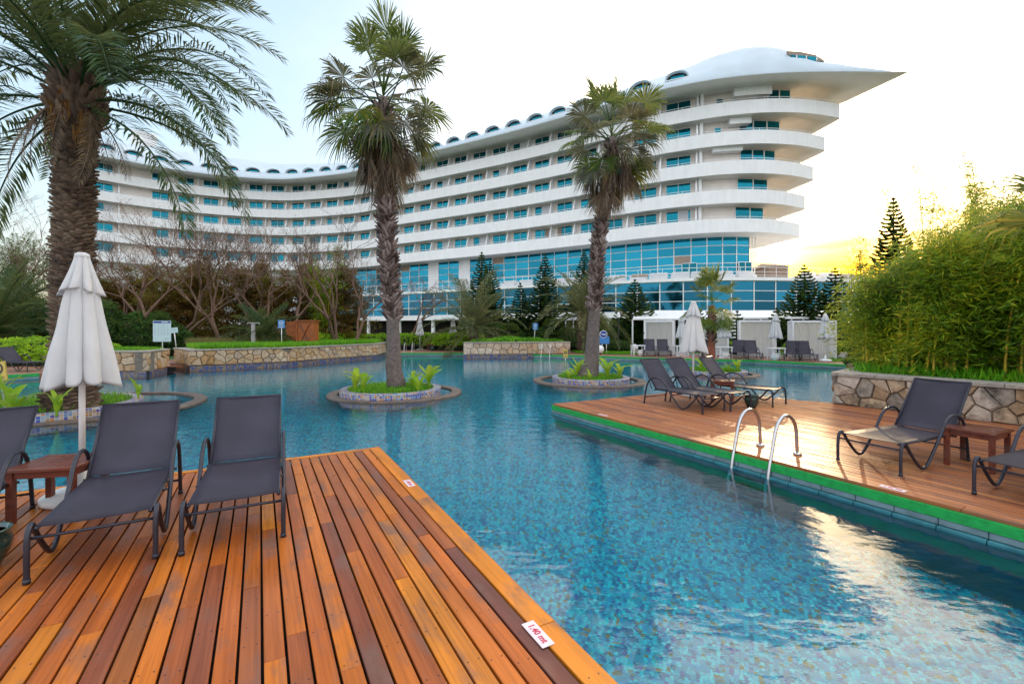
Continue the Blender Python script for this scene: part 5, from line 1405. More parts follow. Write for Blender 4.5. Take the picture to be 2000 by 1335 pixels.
def grass_patch(name, poly, z, n, h, wd, m, seed, lean=.25):
    rng = np.random.default_rng(seed); P = np.array(poly); lo, hi = P.min(0), P.max(0); q = rng.uniform(lo, hi, (int(n * 2.2), 2))
    inside = np.zeros(len(q), bool); j = len(P) - 1
    for i in range(len(P)):
        c = ((P[i, 1] > q[:, 1]) != (P[j, 1] > q[:, 1])) & (q[:, 0] < (P[j, 0] - P[i, 0]) * (q[:, 1] - P[i, 1]) / (P[j, 1] - P[i, 1] + 1e-12) + P[i, 0]); inside ^= c; j = i
    q = q[inside][:n]; k = len(q); hh = h * rng.uniform(.5, 1.2, k)
    d = np.stack([rng.normal(0, lean, k), rng.normal(0, lean, k), np.ones(k)], 1); d /= np.linalg.norm(d, axis=1)[:, None]
    C = np.stack([q[:, 0], q[:, 1], np.full(k, z)], 1) + d * hh[:, None] * .48
    V, Fq = cards(C, hh, wd, d, rng=rng, bend=.1); return link(name, np_mesh(name, V, Fq, m), kind='stuff')
grass_patch('grass', [(-15.6, 21.85), (-13.8, 20.05), (-10.95, 22.35), (-8.35, 27.8), (-8.5, 29.5), (-12, 28.5), (-14, 25)], .62, 26000, .34, .03, M['grass'], 1)
grass_patch('dry_grass', [(-17.3, 24.2), (-15.8, 22.3), (-11, 25.5), (-12, 27.2)], .62, 4500, .55, .03, M['weed'], 2)
grass_patch('grass', [(-16.9, 17.5), (-14.3, 17.8), (-14.7, 19.3), (-16.9, 20.3)], .66, 3500, .2, .03, M['grass'], 3)
grass_patch('grass', [(4.2, 29.6), (6.6, 28.0), (8.9, 28.6), (7.6, 30.8), (4.2, 32)], .01, 5000, .12, .03, M['grass'], 4)
grass_patch('grass', [(15.6, 22.3), (20, 20.8), (24, 20.8), (24, 23.9), (17.4, 25.5)], .01, 7000, .12, .03, M['grass'], 5)
grass_patch('undergrowth', [(7.5, 10.1), (8.95, 8.0), (11.2, 4.9), (13.5, 5.5), (12, 11.3), (8.9, 11.4)], .6, 9000, .3, .035, M['grass'], 6, .6)

for i, (x, y, h, lab) in enumerate([(17.0, 17.5, 2.6, 'added dark tree mass blocking light behind the left half of the bamboo grove'), (17.5, 14, 3.0, 'added dark tree mass blocking light behind the right half of the bamboo grove'), (20, 18.5, 2.4, 'added dark tree mass blocking light far behind the bamboo grove')]):  # added masses that block the bright sky showing through the bamboo
    shrub('tree', [(x, y, .6, 2.2, 1.2, h), (x + 2, y - .8, .5, 1.8, 1.1, h * .8), (x - 1.7, y + 1, .4, 1.5, 1, h * .6)], lab, 'tree', M['hedge_dark'], 80 + i, 9000, .24, .11)

for i, (x, y, H) in enumerate([(8.75, 10.15, 3.0), (9.2, 9.35, 3.4), (9.65, 8.6, 3.1), (10.0, 7.75, 3.5), (10.45, 6.95, 3.2), (11.0, 6.0, 3.3)]):
    clump((x - .12, y - .1, .55), H, .55, ORD[i].capitalize().lower() + ' slender golden bamboo cane group from the left along the wall, bare low down', 220 + i, M['bamboo'], M['culm'], 900, .2, .026, 3, .5, sprays=60)
shrub('tree', [(-33, 30, 1.2, 3.4, 1.5, 2.6), (-28.6, 31, 1.0, 3.0, 1.5, 2.2), (-25, 31.5, .8, 2.2, 1.3, 1.9)], 'dark green tree mass behind the feather palms at the left edge', 'tree', M['hedge_dark'], 95, 12000, .26, .13)

shrub('shrub', [(10.4, 31.4, .4, .8, .5, 1.0), (13.5, 30.4, .4, .7, .5, 1.0), (16.3, 29.4, .4, .6, .5, .9), (18.2, 28.6, .4, .7, .5, 1.0)], 'dark green bushes filling the gaps between the cabanas', 'shrub', M['hedge_dark'], 97, 3200, .16, .08)

# ---------------------------------------------------------------- round planters in the pool
def island(cx, cy, r, label, r2=None, shift=(0, 0), zt=-.03, wd=.2):
    p = empty('round_planter', (cx, cy, 0), label=label, cat='planter'); n = 72
    def cir(rr, z, dx=0, dy=0, u=None): return [(dx + rr * cos(2 * pi * i / n), dy + rr * sin(2 * pi * i / n), z, 2 * pi * r * i / n, (z if u is None else u)) for i in range(n + 1)]
    uv_strip('mosaic_wall', M['ring'], p, [cir(r, -1.5), cir(r, zt - .015), cir(r - .015, zt, u=zt + .013)])
    uv_strip('mosaic_top', M['ring'], p, [cir(r - .015, zt, u=0.013), cir(r - wd, zt, u=wd + .0), cir(r - wd, zt - .12, u=wd + .13)])
    mb = MB(); mb.lathe([(r - wd - .005, -1.4), (r - wd - .005, zt - .06)], 40); mb.build('soil', M['soil'], p)
    rng = np.random.default_rng(int(r * 100) + int(cx * 10)); k = 2600; a = rng.uniform(0, 6.28, k); q = (r - wd - .02) * np.sqrt(rng.random(k))
    h = .16 * rng.uniform(.4, 1.3, k); d = rng.normal(0, .35, (k, 3)); d[:, 2] = 1
    C = np.stack([q * np.cos(a), q * np.sin(a), np.full(k, zt - .06) + h * .45], 1); V, Fq = cards(C, h, .02, d, rng=rng); link('grass', np_mesh('grass', V, Fq, M['grass']), p, kind='stuff')
    if r2:
        mb = MB(); dx, dy = shift; prof = [(r2 - .26, -.6), (r2 - .26, WZ + .035), (r2, WZ + .035), (r2 + .02, WZ + .01), (r2 + .02, -.6)]
        vs = []; fs = []
        for i in range(n):
            for (rr, z) in prof: vs.append((dx + rr * cos(2 * pi * i / n), dy + rr * sin(2 * pi * i / n), z))
        for i in range(n):
            for j in range(4): fs.append((i * 5 + j, i * 5 + j + 1, ((i + 1) % n) * 5 + j + 1, ((i + 1) % n) * 5 + j))
        mb.add(vs, fs); mb.build('coping_ring', M['coping'], p)
    return p
island(-3.4, 12.85, 1.38, 'round mosaic planter island at the foot of the middle fan palm', 1.86, (.06, .3))
island(2.72, 15.85, 1.33, 'round mosaic planter island at the foot of the right fan palm', 1.95, (.0, .3))
island(8.1, 18.3, 1.22, 'small round planter island under the young palm with the reddish trunk', 1.6, (.2, .25))
island(-10.45, 10.1, 1.78, 'largest mosaic planter island around the big date palm at the left', 2.35, (.35, .75))

def leaf_mesh(L, W, seed, bend=.7):
    n = 7; vs = []; fs = []
    rr = random.Random(seed)
    for i in range(n + 1):
        t = i / n; wv = W * sin(pi * min(1, t * .9 + .08)) ** .7 * (1 if i < n else .05); el = 1.25 - bend * t * 1.6
        x = L * (t * cos(1.25 - bend * t * .9)); z = L * t * sin(1.25 - bend * t * .8)
        vs += [(x, -wv / 2, z + wv * .18), (x, 0, z), (x, wv / 2, z + wv * .18)]
    for i in range(n): fs += [(i * 3, i * 3 + 1, i * 3 + 4, i * 3 + 3), (i * 3 + 1, i * 3 + 2, i * 3 + 5, i * 3 + 4)]
    mb = MB(); mb.add(vs, fs); return mb.mesh('leaf', M['canna'], True)
LM = [leaf_mesh(.55, .14, 1, .3), leaf_mesh(.5, .16, 2, .7), leaf_mesh(.6, .15, 3, 1.0), leaf_mesh(.4, .11, 4, .15)]
def canna(x, y, z, label, s=1.0, n=7, seed=0):
    rr = random.Random(seed); p = empty('canna_plant', (x, y, z), label=label, cat='plant')
    mb = MB(); mb.tube([(0, 0, 0), (.02, 0, .2 * s), (.0, .01, .42 * s)], [.02, .017, .01], 6); mb.build('stem', M['canna'], p)
    for i in range(n):
        az = i * 2.4 + rr.uniform(-.3, .3)
        link('leaf', LM[3] if i == 0 else rr.choice(LM[:3]), p, (0, 0, (.06 + .3 * i / n) * s), (rr.uniform(-.2, .2), 0, az), (s * rr.uniform(.8, 1.1),) * 3)
cz = -.09
canna(-4.25, 12.35, cz, 'bright canna plant left of the middle palm trunk', 1.0, 8, 1); canna(-3.95, 12.1, cz, 'drooping yellow-green canna plant at the front left of the middle palm', .85, 7, 2)
canna(-2.75, 12.7, cz, 'canna plant just right of the middle palm trunk', .85, 7, 3); canna(-2.5, 12.15, cz, 'low canna plant at the right rim of the middle island', .7, 7, 4); canna(-2.35, 12.9, cz, 'tall canna plant with one upright leaf on the middle island', 1.15, 7, 5)
canna(1.9, 15.1, cz, 'small canna plant at the left rim of the right island', .6, 7, 6); canna(2.2, 15.6, cz, 'leafy canna plant left of the right palm trunk', .85, 6, 7); canna(3.25, 15.5, cz, 'tall canna plant right of the right palm trunk', 1.1, 7, 8)
canna(3.6, 15.25, cz, 'arching yellow canna plant at the right rim of the right island', .9, 8, 9); canna(2.55, 14.95, cz, 'low canna plant in front of the right palm trunk', .5, 7, 10); canna(2.35, 16.3, cz, 'canna plant behind the right palm trunk', 1.1, 6, 18)
canna(7.45, 18.0, cz, 'canna plant left on the small island of the young palm', .95, 7, 11); canna(8.75, 17.7, cz, 'canna plant right on the small island of the young palm', .8, 8, 12); canna(8.3, 17.5, cz, 'round-leaved canna plant at the front of the small island', .6, 7, 13)
canna(-10.05, 8.85, cz, 'broad-leaved canna plant at the left picture edge on the big island', 1.2, 7, 14); canna(-9.6, 8.75, cz, 'arching canna plant beside the yellow sign on the big island', 1.0, 7, 15)
canna(-8.95, 8.95, cz, 'canna plant in front of the big date palm trunk', .85, 6, 16); canna(-8.95, 10.9, cz, 'single upright canna shoot at the right end of the big island', .8, 3, 17)

# ---------------------------------------------------------------- sun loungers
def sling_mesh(name, p0, p1, wd, sag, m, n=8, th=.008):
    """strip from p0 to p1 in the (y, z) plane"""
    top = []; (y0, z0), (y1, z1) = p0, p1; L = sqrt((y1 - y0) ** 2 + (z1 - z0) ** 2); ny, nz = -(z1 - z0) / L, (y1 - y0) / L
    vs = []; K = 6
    for lay in (0, 1):
        for i in range(n + 1):
            t = i / n
            for j in range(K + 1):
                u = j / K; s_ = -sag * (1 - (2 * u - 1) ** 2) * (.4 + .6 * sin(pi * t)) - th * lay
                vs.append((-wd / 2 + wd * u, y0 + (y1 - y0) * t + ny * s_, z0 + (z1 - z0) * t + nz * s_))
    N = (n + 1) * (K + 1); fs = []
    for i in range(n):
        for j in range(K):
            a = i * (K + 1) + j; fs += [(a, a + 1, a + K + 2, a + K + 1), (N + a, N + a + K + 1, N + a + K + 2, N + a + 1)]
    for i in range(n):
        for j in (0, K): a = i * (K + 1) + j; fs.append((a, a + K + 1, N + a + K + 1, N + a))
    for j in range(K):
        for i in (0, n): a = i * (K + 1) + j; fs.append((a, a + 1, N + a + 1, N + a))
    mb = MB(); mb.add(vs, fs); return mb.mesh(name, m, True)

def arc_pts(ctrl, n=5):
    P = [np.array(c, float) for c in ctrl]; out = []
    for i in range(len(P) - 1):
        p0 = P[max(0, i - 1)]; p1 = P[i]; p2 = P[i + 1]; p3 = P[min(len(P) - 1, i + 2)]
        for k in range(n):
            t = k / n; out.append(.5 * ((2 * p1) + (-p0 + p2) * t + (2 * p0 - 5 * p1 + 4 * p2 - p3) * t * t + (-p0 + 3 * p1 - 3 * p2 + p3) * t ** 3))
    out.append(P[-1]); return out

def lounger_parts(ang, detail=True):
    W = .66; n8 = 8 if detail else 5; k = 4 if detail else 2
    side = arc_pts([(0, 0), (0, .2), (.015, .31), (.06, .355), (.11, .33), (.2, .22), (.36, .07), (.45, .03), (.54, .06), (.68, .2), (.82, .36), (.93, .50), (1.06, .575), (1.22, .575), (1.35, .49), (1.43, .3), (1.48, 0)], k)
    parts = []
    for x in (-W / 2, W / 2):
        mb = MB(); mb.tube([(x, y, max(.012, z)) for y, z in side], .017, n8)
        if detail: mb.tube([(x, 0, 0), (x, 0, .03)], .021, 8).tube([(x, 1.48, 0), (x, 1.48, .03)], .021, 8)
        parts.append(('side_frame', mb.mesh('side_frame', M['frame'], True)))
    hx = W / 2 - .035; ca, sa = cos(radians(ang)), sin(radians(ang)); Lb = .77
    mb = MB()
    for x in (-hx, hx): mb.tube([(x, .03, .335), (x, 1.2, .335)], .014, n8)
    parts.append(('seat_rail', mb.mesh('seat_rail', M['frame'], True)))
    bars = [[(0.02, .28)], [(.6, .31)], [(1.2, .32)], [(1.455, .14)]]
    for b in bars:
        y, z = b[0]; mb = MB(); mb.tube([(-W / 2, y, z), (W / 2, y, z)], .011, 6); parts.append(('cross_bar', mb.mesh('cross_bar', M['frame'], True)))
    mb = MB(); y0, z0 = 1.17, .34
    mb.tube([(-hx, y0, z0), (-hx, y0 + Lb * ca, z0 + Lb * sa)], .013, n8).tube([(hx, y0, z0), (hx, y0 + Lb * ca, z0 + Lb * sa)], .013, n8).tube([(-hx, y0 + Lb * ca, z0 + Lb * sa), (hx, y0 + Lb * ca, z0 + Lb * sa)], .013, n8)
    mb.tube([(-hx, y0 + .22 * ca, z0 + .22 * sa - .02), (0, y0 + .22 * ca + .02, z0 + .22 * sa - .06), (hx, y0 + .22 * ca, z0 + .22 * sa - .02)], .011, 6)
    for x in (-hx, hx): mb.tube([(x, y0 + .4 * ca, z0 + .4 * sa), (x, 1.30, .33)], .008, 5)
    parts.append(('back_frame', mb.mesh('back_frame', M['frame'], True)))
    parts.append(('seat_sling', sling_mesh('seat_sling', (.03, .352), (1.17, .352), W - .07, .02, M['sling'])))
    parts.append(('back_sling', sling_mesh('back_sling', (y0 + .01, z0 + .015), (y0 + Lb * ca, z0 + Lb * sa + .015), W - .06, .015, M['sling'])))
    return parts
LP = {a: lounger_parts(a) for a in (46, 52)}; LPF = lounger_parts(54, False)
def lounger(x, y, d, label, parts, group=None, z=.004):
    o = empty('sun_lounger', (x, y, z), atan2(-d[0], d[1]), label=label, cat='sun lounger', group=group)
    for nm, me in parts: link(nm, me, o)
    return o
lounger(-2.10, 3.45, (-.447, .894), 'dark sun lounger on the left deck, its back against the water, right of its pair', LP[46])
lounger(-2.84, 3.10, (-.507, .862), 'dark sun lounger beside the slatted table and big parasol on the left deck', LP[46])
lounger(-3.93, 2.72, (-.5, .866), 'dark sun lounger cut by the left picture edge behind the slatted table', LP[46])
lounger(4.19, 5.37, (.914, .405), 'blue-grey sun lounger on the right deck in front of the weathered stone wall', LP[52])
lounger(4.72, 4.22, (.914, .405), 'sun lounger cut by the right picture edge beyond the small slatted table', LP[52])
lounger(3.92, 8.86, (-.5, .866), 'sun lounger nearest the water corner of the right deck, left of three', LP[52])
lounger(4.58, 9.12, (-.5, .866), 'middle one of three sun loungers at the back of the right deck', LP[52])
lounger(5.68, 9.68, (-.62, .785), 'sun lounger right of the green pot at the back of the right deck', LP[52])
far = [(1268, 696.5, .05, 'first sun lounger right of the white side table, before the left cabana'), (1299, 697, -.05, 'second sun lounger before the left cabana'),
       (1383, 698.5, .12, 'sun lounger half hidden by the young palm trunk'), (1441, 700.5, .1, 'left sun lounger in front of the third cabana'), (1476, 703, -.1, 'right sun lounger in front of the third cabana'),
       (1546, 705, .12, 'left sun lounger in front of the last cabana'), (1582, 706, -.12, 'right sun lounger in front of the last cabana beside the parasol base')]
for px, py, a, lab in far:
    x, y, _ = gpt(px, py); va = atan2(x, y) * .82 + a; lounger(x, y, (sin(va), cos(va)), lab, LPF)
for px, py, a, lab in [(752, 685, -.5, 'far sun lounger just left of the middle palm trunk'), (797, 684, -.45, 'far sun lounger just right of the middle palm trunk'), (818, 683.5, -.45, 'far sun lounger left of the tiny dark table'),
                       (848, 683, .05, 'far sun lounger in the gap between the two closed parasols'), (872, 683, .05, 'far sun lounger at the base of the right-hand closed parasol')]:
    x, y, _ = gpt(px, py); y = min(y, 33.6); x = (px - 1000) / F * y; lounger(x, y, (sin(a), cos(a)), lab, LPF)
x, y, _ = gpt(74, 724.5); lounger(x, y, (-.98, .18), 'sun lounger seen side-on at the left edge before the lime hedge', LP[46])

# ---------------------------------------------------------------- small tables, pots
def slat_table(x, y, rz, w_, d_, h, label):
    t = empty('side_table', (x, y, .004), rz, label=label, cat='side table')
    n = 7; 
    for i in range(n):
        a = -w_ / 2 + .055 + (w_ - .11) * i / n; MB().bbox(a + .003, a + (w_ - .11) / n - .005, -d_ / 2 + .055, d_ / 2 - .055, h - .022, h, .002).build('slat', M['table_wood'], t)
    for s in (-1, 1):
        MB().bbox(-w_ / 2, w_ / 2, s * (d_ / 2 - .027) - .027, s * (d_ / 2 - .027) + .027, h - .022, h + .001, .003).build('top_rail', M['table_wood'], t)
        MB().bbox(s * (w_ / 2 - .027) - .027, s * (w_ / 2 - .027) + .027, -d_ / 2 + .055, d_ / 2 - .055, h - .022, h + .001, .003).build('top_rail', M['table_wood'], t)
        MB().box(-w_ / 2 + .05, w_ / 2 - .05, s * (d_ / 2 - .045) - .01, s * (d_ / 2 - .045) + .01, h - .085, h - .024).build('apron', M['table_wood'], t)
        MB().box(s * (w_ / 2 - .045) - .01, s * (w_ / 2 - .045) + .01, -d_ / 2 + .05, d_ / 2 - .05, h - .085, h - .024).build('apron', M['table_wood'], t)
        for q in (-1, 1):
            cx, cy_ = s * (w_ / 2 - .045), q * (d_ / 2 - .045); MB().bbox(cx - .024, cx + .024, cy_ - .024, cy_ + .024, 0, h - .024, .001).build('leg', M['table_wood'], t)
    return t
slat_table(-4.03, 4.07, radians(11), .53, .5, .46, 'reddish slatted wooden side table beside the big closed parasol')
slat_table(5.55, 5.44, radians(28), .56, .48, .45, 'slatted wooden side table between the two nearest right-hand loungers')
slat_table(4.78, 10.35, radians(-28), .5, .5, .46, 'wooden side table among the three loungers at the back of the right deck')
slat_table(-6.0, 33.6, 0, .5, .5, .45, 'tiny dark side table between far sun loungers by the hedge')
def pot(x, y, r, h, m, label, z=.004):
    p = empty('plant_pot', (x, y, z), label=label, cat='pot')
    MB().lathe([(r * .55, 0), (r * .62, .01), (r * .95, h * .45), (r, h * .72), (r * .86, h * .92), (r * .98, h * .97), (r * .98, h), (r * .85, h), (r * .8, h * .9)], 24).build('pot_body', M[m], p, smooth=True)
    MB().lathe([(r * .82, h * .86), (r * .82, h * .9)], 20).build('pot_filling', M['soil'], p); return p
pot(4.95, 9.42, .14, .27, 'pot', 'green glazed pot at the foot of the lounger at the back of the right deck')
pot(-3.63, 3.12, .15, .26, 'pot', 'green glazed pot cut by the left picture edge on the near deck')
pot(-5.75, 32.9, .2, .3, 'pot', 'small green pot beside the tiny far table')
for px, py, lab in ((1252, 695, 'small white pot left of the first far lounger'), (1332, 696.5, 'small white pot right of the left cabana'), (1417, 700, 'small white pot beside the young palm trunk'), (1514, 704, 'small white pot between the last two cabanas')):
    x, y, _ = gpt(px, py); pot(x, y, .2, .34, 'white_pot', lab)
def white_table(px, py, lab):
    x, y, _ = gpt(px, py); t = empty('side_table', (x, y, .004), .1, label=lab, cat='side table'); w_, h = .75, .62
    MB().bbox(-w_ / 2, w_ / 2, -.25, .25, h - .05, h, .006).build('table_top', M['plastic'], t); MB().box(-w_ / 2 + .06, w_ / 2 - .06, -.2, .2, .2, .22).build('shelf', M['plastic'], t)
    for a in (-1, 1):
        for b in (-1, 1): MB().box(a * (w_ / 2 - .05) - .03, a * (w_ / 2 - .05) + .03, b * .2 - .03, b * .2 + .03, 0, h - .05).build('leg', M['plastic'], t)
white_table(1246, 694, 'white side table at the left end of the cabana row'); white_table(1330, 695.5, 'white side table between the first two cabanas')
white_table(1414, 699, 'white side table right of the young palm trunk'); white_table(1516, 702.5, 'white side table between the last two cabanas')

# ---------------------------------------------------------------- closed parasols
def canopy_mesh(H0, H1, Rb, Rt, n=8, seed=0, seg=192, rows=26, scallop=.04, tilt=0.0):
    """gathered cloth cone from height H0 (hem) up to H1"""
    rr = random.Random(seed); ph = [rr.uniform(-.8, .8) for _ in range(n)]; am = [rr.uniform(.75, 1.2) for _ in range(n)]; vs = []; fs = []
    for i in range(rows + 1):
        t = i / rows; z = H1 + (H0 - H1) * t; Rr = Rt + (Rb - Rt) * t ** 1.15
        for j in range(seg):
            a = 2 * pi * j / seg; u = a / (2 * pi) * n; k = int(u) % n; f = u - int(u) ; k2 = (k + 1) % n
            f2 = min(1, max(0, f + ph[k] * .35 * t * sin(pi * f)))
            fold = sin(pi * f2) ** .55; amp = (.24 + .36 * t) * (am[k] * (1 - f) + am[k2] * f)
            r = Rr * (1 - amp * (1 - fold)) * (1 + .02 * sin(a * 3 + seed) * t)
            if seg > 100:
                w1 = sin(a * 5 + seed + 2.3 * sin(z * 3.1 + a)) * sin(z * 7.0 + 3 * cos(a * 2)); w2 = sin(a * 23 + z * 9 + 2 * sin(a * 4)) * sin(z * 5 + a * 3)
                r *= 1 + .035 * w1 * (.3 + t) + .012 * w2
            zz = z - (scallop * (1 - fold) * 1.0 * t ** 4 * -1) + (.03 * sin(a * 2 + seed)) * t ** 3
            vs.append((r * cos(a) + tilt * (z - H0), r * sin(a), zz))
    for i in range(rows):
        for j in range(seg): fs.append((i * seg + j, i * seg + (j + 1) % seg, (i + 1) * seg + (j + 1) % seg, (i + 1) * seg + j))
    # folded-under inside
    b = len(vs)
    for j in range(seg):
        x, y, z = vs[rows * seg + j]; vs.append((x * .55, y * .55, z + .12))
    for j in range(seg): fs.append((rows * seg + j, rows * seg + (j + 1) % seg, b + (j + 1) % seg, b + j))
    mb = MB(); mb.add(vs, fs); return mb.mesh('canopy', M['white_fabric'], True)
def parasol(x, y, label, s=1.0, big=False, seed=0, rz=0.0, base=True, wd_=.36):
    p = empty('parasol', (x, y, .004), rz, label=label, cat='parasol')
    seg, rows = (256, 30) if big else (64, 10)
    link('canopy', canopy_mesh(1.08 * s, 2.12 * s, wd_ * s, wd_ * .36 * s, 8, seed, seg, rows), p)
    o = link('canopy_cap', canopy_mesh(1.98 * s, 2.33 * s, wd_ * .58 * s, wd_ * .19 * s, 8, seed + 1, seg, rows // 2, .03), p)
    MB().lathe([(wd_ * .19 * s, 2.325 * s), (wd_ * .17 * s, 2.36 * s), (.03 * s, 2.375 * s)], 16).build('cap_top', M['white_fabric'], p, smooth=True)
    MB().tube([(0, 0, .05), (0, 0, 2.2 * s)], .026 * s, 12).build('pole', M['white_metal'], p, smooth=True)
    if base:
        MB().lathe([(.29, 0), (.3, .02), (.3, .05), (.27, .075), (.12, .11), (.05, .13), (.035, .3), (.03, .3)], 32).build('base', M['plastic'], p, smooth=True)
        if big: MB().tube([(.29, -.08, .05), (.34, -.05, .05), (.34, .05, .05), (.29, .08, .05)], .008, 6).build('handle', M['plastic'], p)
    return p
par = parasol(-4.17, 4.42, 'big closed white parasol on the left deck in front of the date palm', 1.0, True, 3, wd_=.315)
parasol(4.42, 11.1, 'closed white parasol in the middle of the three back loungers on the right deck', .965, True, 5)
for px, py, lab, sd_, s in ((820, 682.5, 'left one of two closed parasols in front of the long hedge', 1, 1), (885, 683, 'right one of two closed parasols in front of the long hedge', 2, 1.0),
                         (1331, 696, 'closed parasol between the first two cabanas', 3, .98), (1415, 699.5, 'closed parasol just right of the young palm trunk', 4, 1.02),
                         (1515, 701.5, 'closed parasol at the right end of the third cabana', 6, 1), (1612, 705, 'closed parasol standing in front of the last cabana', 7, 1)):
    x, y, _ = gpt(px, py); y = min(y, 34.2); x = (px - 1000) / F * y; parasol(x, y, lab, s, False, sd_)

# ---------------------------------------------------------------- pool ladders
def ladder(x, y, d, label, sep=.5, s=1.0, steps=True):
    """two rails; (x, y) midpoint of the deck flanges, d direction towards the water"""
    o = empty('pool_ladder', (x, y, .004), atan2(d[1], d[0]), label=label, cat='pool ladder')
    ctrl = [(0, 0), (0.02, .3), (.07, .44), (.17, .515), (.28, .5), (.37, .38), (.44, .1), (.5, -.18), (.55, -.6), (.55, -1.2)]
    for q in (-sep / 2, sep / 2):
        mb = MB(); mb.tube([(a * s * 1.25, q, b * s) for a, b in arc_pts(ctrl, 5)], .021, 12); rl = mb.build('hand_rail', M['steel'], o, smooth=True)
        MB().lathe([(.055, 0), (.055, .008), (.03, .02), (.022, .02)], 20, (0, q, 0)).build('flange', M['steel'], rl, smooth=True)
    if steps:
        for z in (-.45, -.75, -1.05): MB().box(.62 * s, .72 * s, -sep / 2, sep / 2, z, z + .03).build('step', M['steel'], o)
    return o
ladder(3.61, 6.18, (-.875, -.485), 'shiny steel pool ladder rails at the edge of the right deck')
x, y, _ = gpt(797, 687.5); ladder(-6.9, 30.9, (0, -1), 'far steel pool ladder just right of the middle palm trunk', .52, 1.25)
ladder(2.3, 28.6, (-.35, -.93), 'far steel pool ladder in front of the centre stone wall', .55, 1.25)

# ---------------------------------------------------------------- cabanas
def cabana(px0, px1, py, lab, H=1.9, dp=1.5, rz=-.4):
    x0, y0, _ = gpt(px0, py); w_ = (px1 - px0) / F * y0 * .86
    c = empty('cabana', (x0, y0, .004), rz, label=lab, cat='cabana')
    for a in (0, w_):
        for b in (0, dp): MB().box(a - .04, a + .04, b - .04, b + .04, 0, H).build('post', M['white_metal'], c)
    for b in (0, dp): MB().box(-.04, w_ + .04, b - .04, b + .04, H, H + .08).build('beam', M['white_metal'], c)
    for a in (0, w_): MB().box(a - .038, a + .038, .04, dp - .04, H, H + .078).build('beam', M['white_metal'], c)
    def cloth(name, pa, pb, z0, z1, amp=.025, fold=9):
        n = 60; pa = np.array(pa); pb = np.array(pb); d_ = pb - pa; L = np.linalg.norm(d_); nn = np.array([-d_[1], d_[0]]) / L
        vs = []
        for z in (z0, z1):
            for i in range(n + 1): q = pa + d_ * i / n + nn * amp * sin(i / n * fold * 2 * pi); vs.append((q[0], q[1], z))
        MB().add(vs, [(i, i + 1, n + 2 + i, n + 1 + i) for i in range(n)]).build(name, M['white_fabric'], c, smooth=True)
    cloth('back_curtain', (.04, dp - .05), (w_ / 2 - .02, dp - .05), .05, H); cloth('back_curtain', (w_ / 2 + .02, dp - .05), (w_ - .04, dp - .05), .05, H)
    cloth('side_curtain', (0, .05), (0, dp - .05), .05, H, .02, 7); cloth('side_curtain', (w_, .05), (w_, dp - .05), .05, H, .02, 7)
    MB().box(-.02, w_ + .02, -.02, dp + .02, H + .08, H + .1).build('roof_cloth', M['white_fabric'], c)
    MB().bbox(.1, w_ - .1, .3, dp - .15, .02, .32, .02).build('day_bed', M['white_fabric'], c)
    MB().tube([(w_ / 2, dp - .1, 0), (w_ / 2, dp - .1, H)], .025, 6).build('back_post', M['white_metal'], c)
    return c
cabana(1260, 1320, 692.5, 'leftmost white curtained cabana right of the broad Norfolk pine', 2.0)
cabana(1369, 1425, 694.5, 'white cabana half hidden behind the young palm', 2.0)
cabana(1445, 1516, 697, 'white cabana with two loungers left of the tall pine below the sun', 1.98)
cabana(1549, 1630, 701, 'rightmost white cabana with an open frame, next to the lawn', 1.93)

# ---------------------------------------------------------------- signs and posts
def text_mesh(txt, size, m, parent, loc, rot, name='lettering', ext=.0012):
    c = bpy.data.curves.new('t', 'FONT'); c.body = txt; c.size = size; c.extrude = ext; c.align_x = 'CENTER'; c.align_y = 'CENTER'
    try: c.offset = size * .018
    except Exception: pass
    t = bpy.data.objects.new('t', c); COL.objects.link(t); bpy.context.view_layer.update()
    me = bpy.data.meshes.new_from_object(t.evaluated_get(bpy.context.evaluated_depsgraph_get())); bpy.data.objects.remove(t); me.materials.clear(); me.materials.append(m); me.name = name
    return link(name, me, parent, loc, rot)
def marker(x, y, z, rz, label, flip=0):
    o = empty('depth_marker', (x, y, z), rz, label=label, cat='depth marker')
    MB().bbox(-.108, .108, -.038, .038, 0, .004, .001).build('plate', M['mark'], o)
    text_mesh('1.40 mt', .052, M['red'], o, (0, 0, .0045), (0, 0, 0), 'lettering')
    return o
ra = atan2(-AL[1], -AL[0])
g1 = gpt(1050, 1239); marker(g1[0], g1[1], .005, ra, 'white plate reading 1.40 mt at the near edge of the left deck')
g1 = gpt(799, 944); marker(g1[0], g1[1], .005, ra, 'white plate reading 1.40 mt near the far corner of the left deck')
g1 = gpt(1745, 959); q = A_ - AL * 6.05 - NU * .09; marker(q[0], q[1], .005, ra, 'white depth plate on the right deck edge beyond the pool ladder')
q = A_ - AL * 1.0 - NU * .09; marker(*P2(A_ - AL * 1.55 - NU * .09), .005, ra, 'white depth plate on the right deck edge left of the pool ladder')

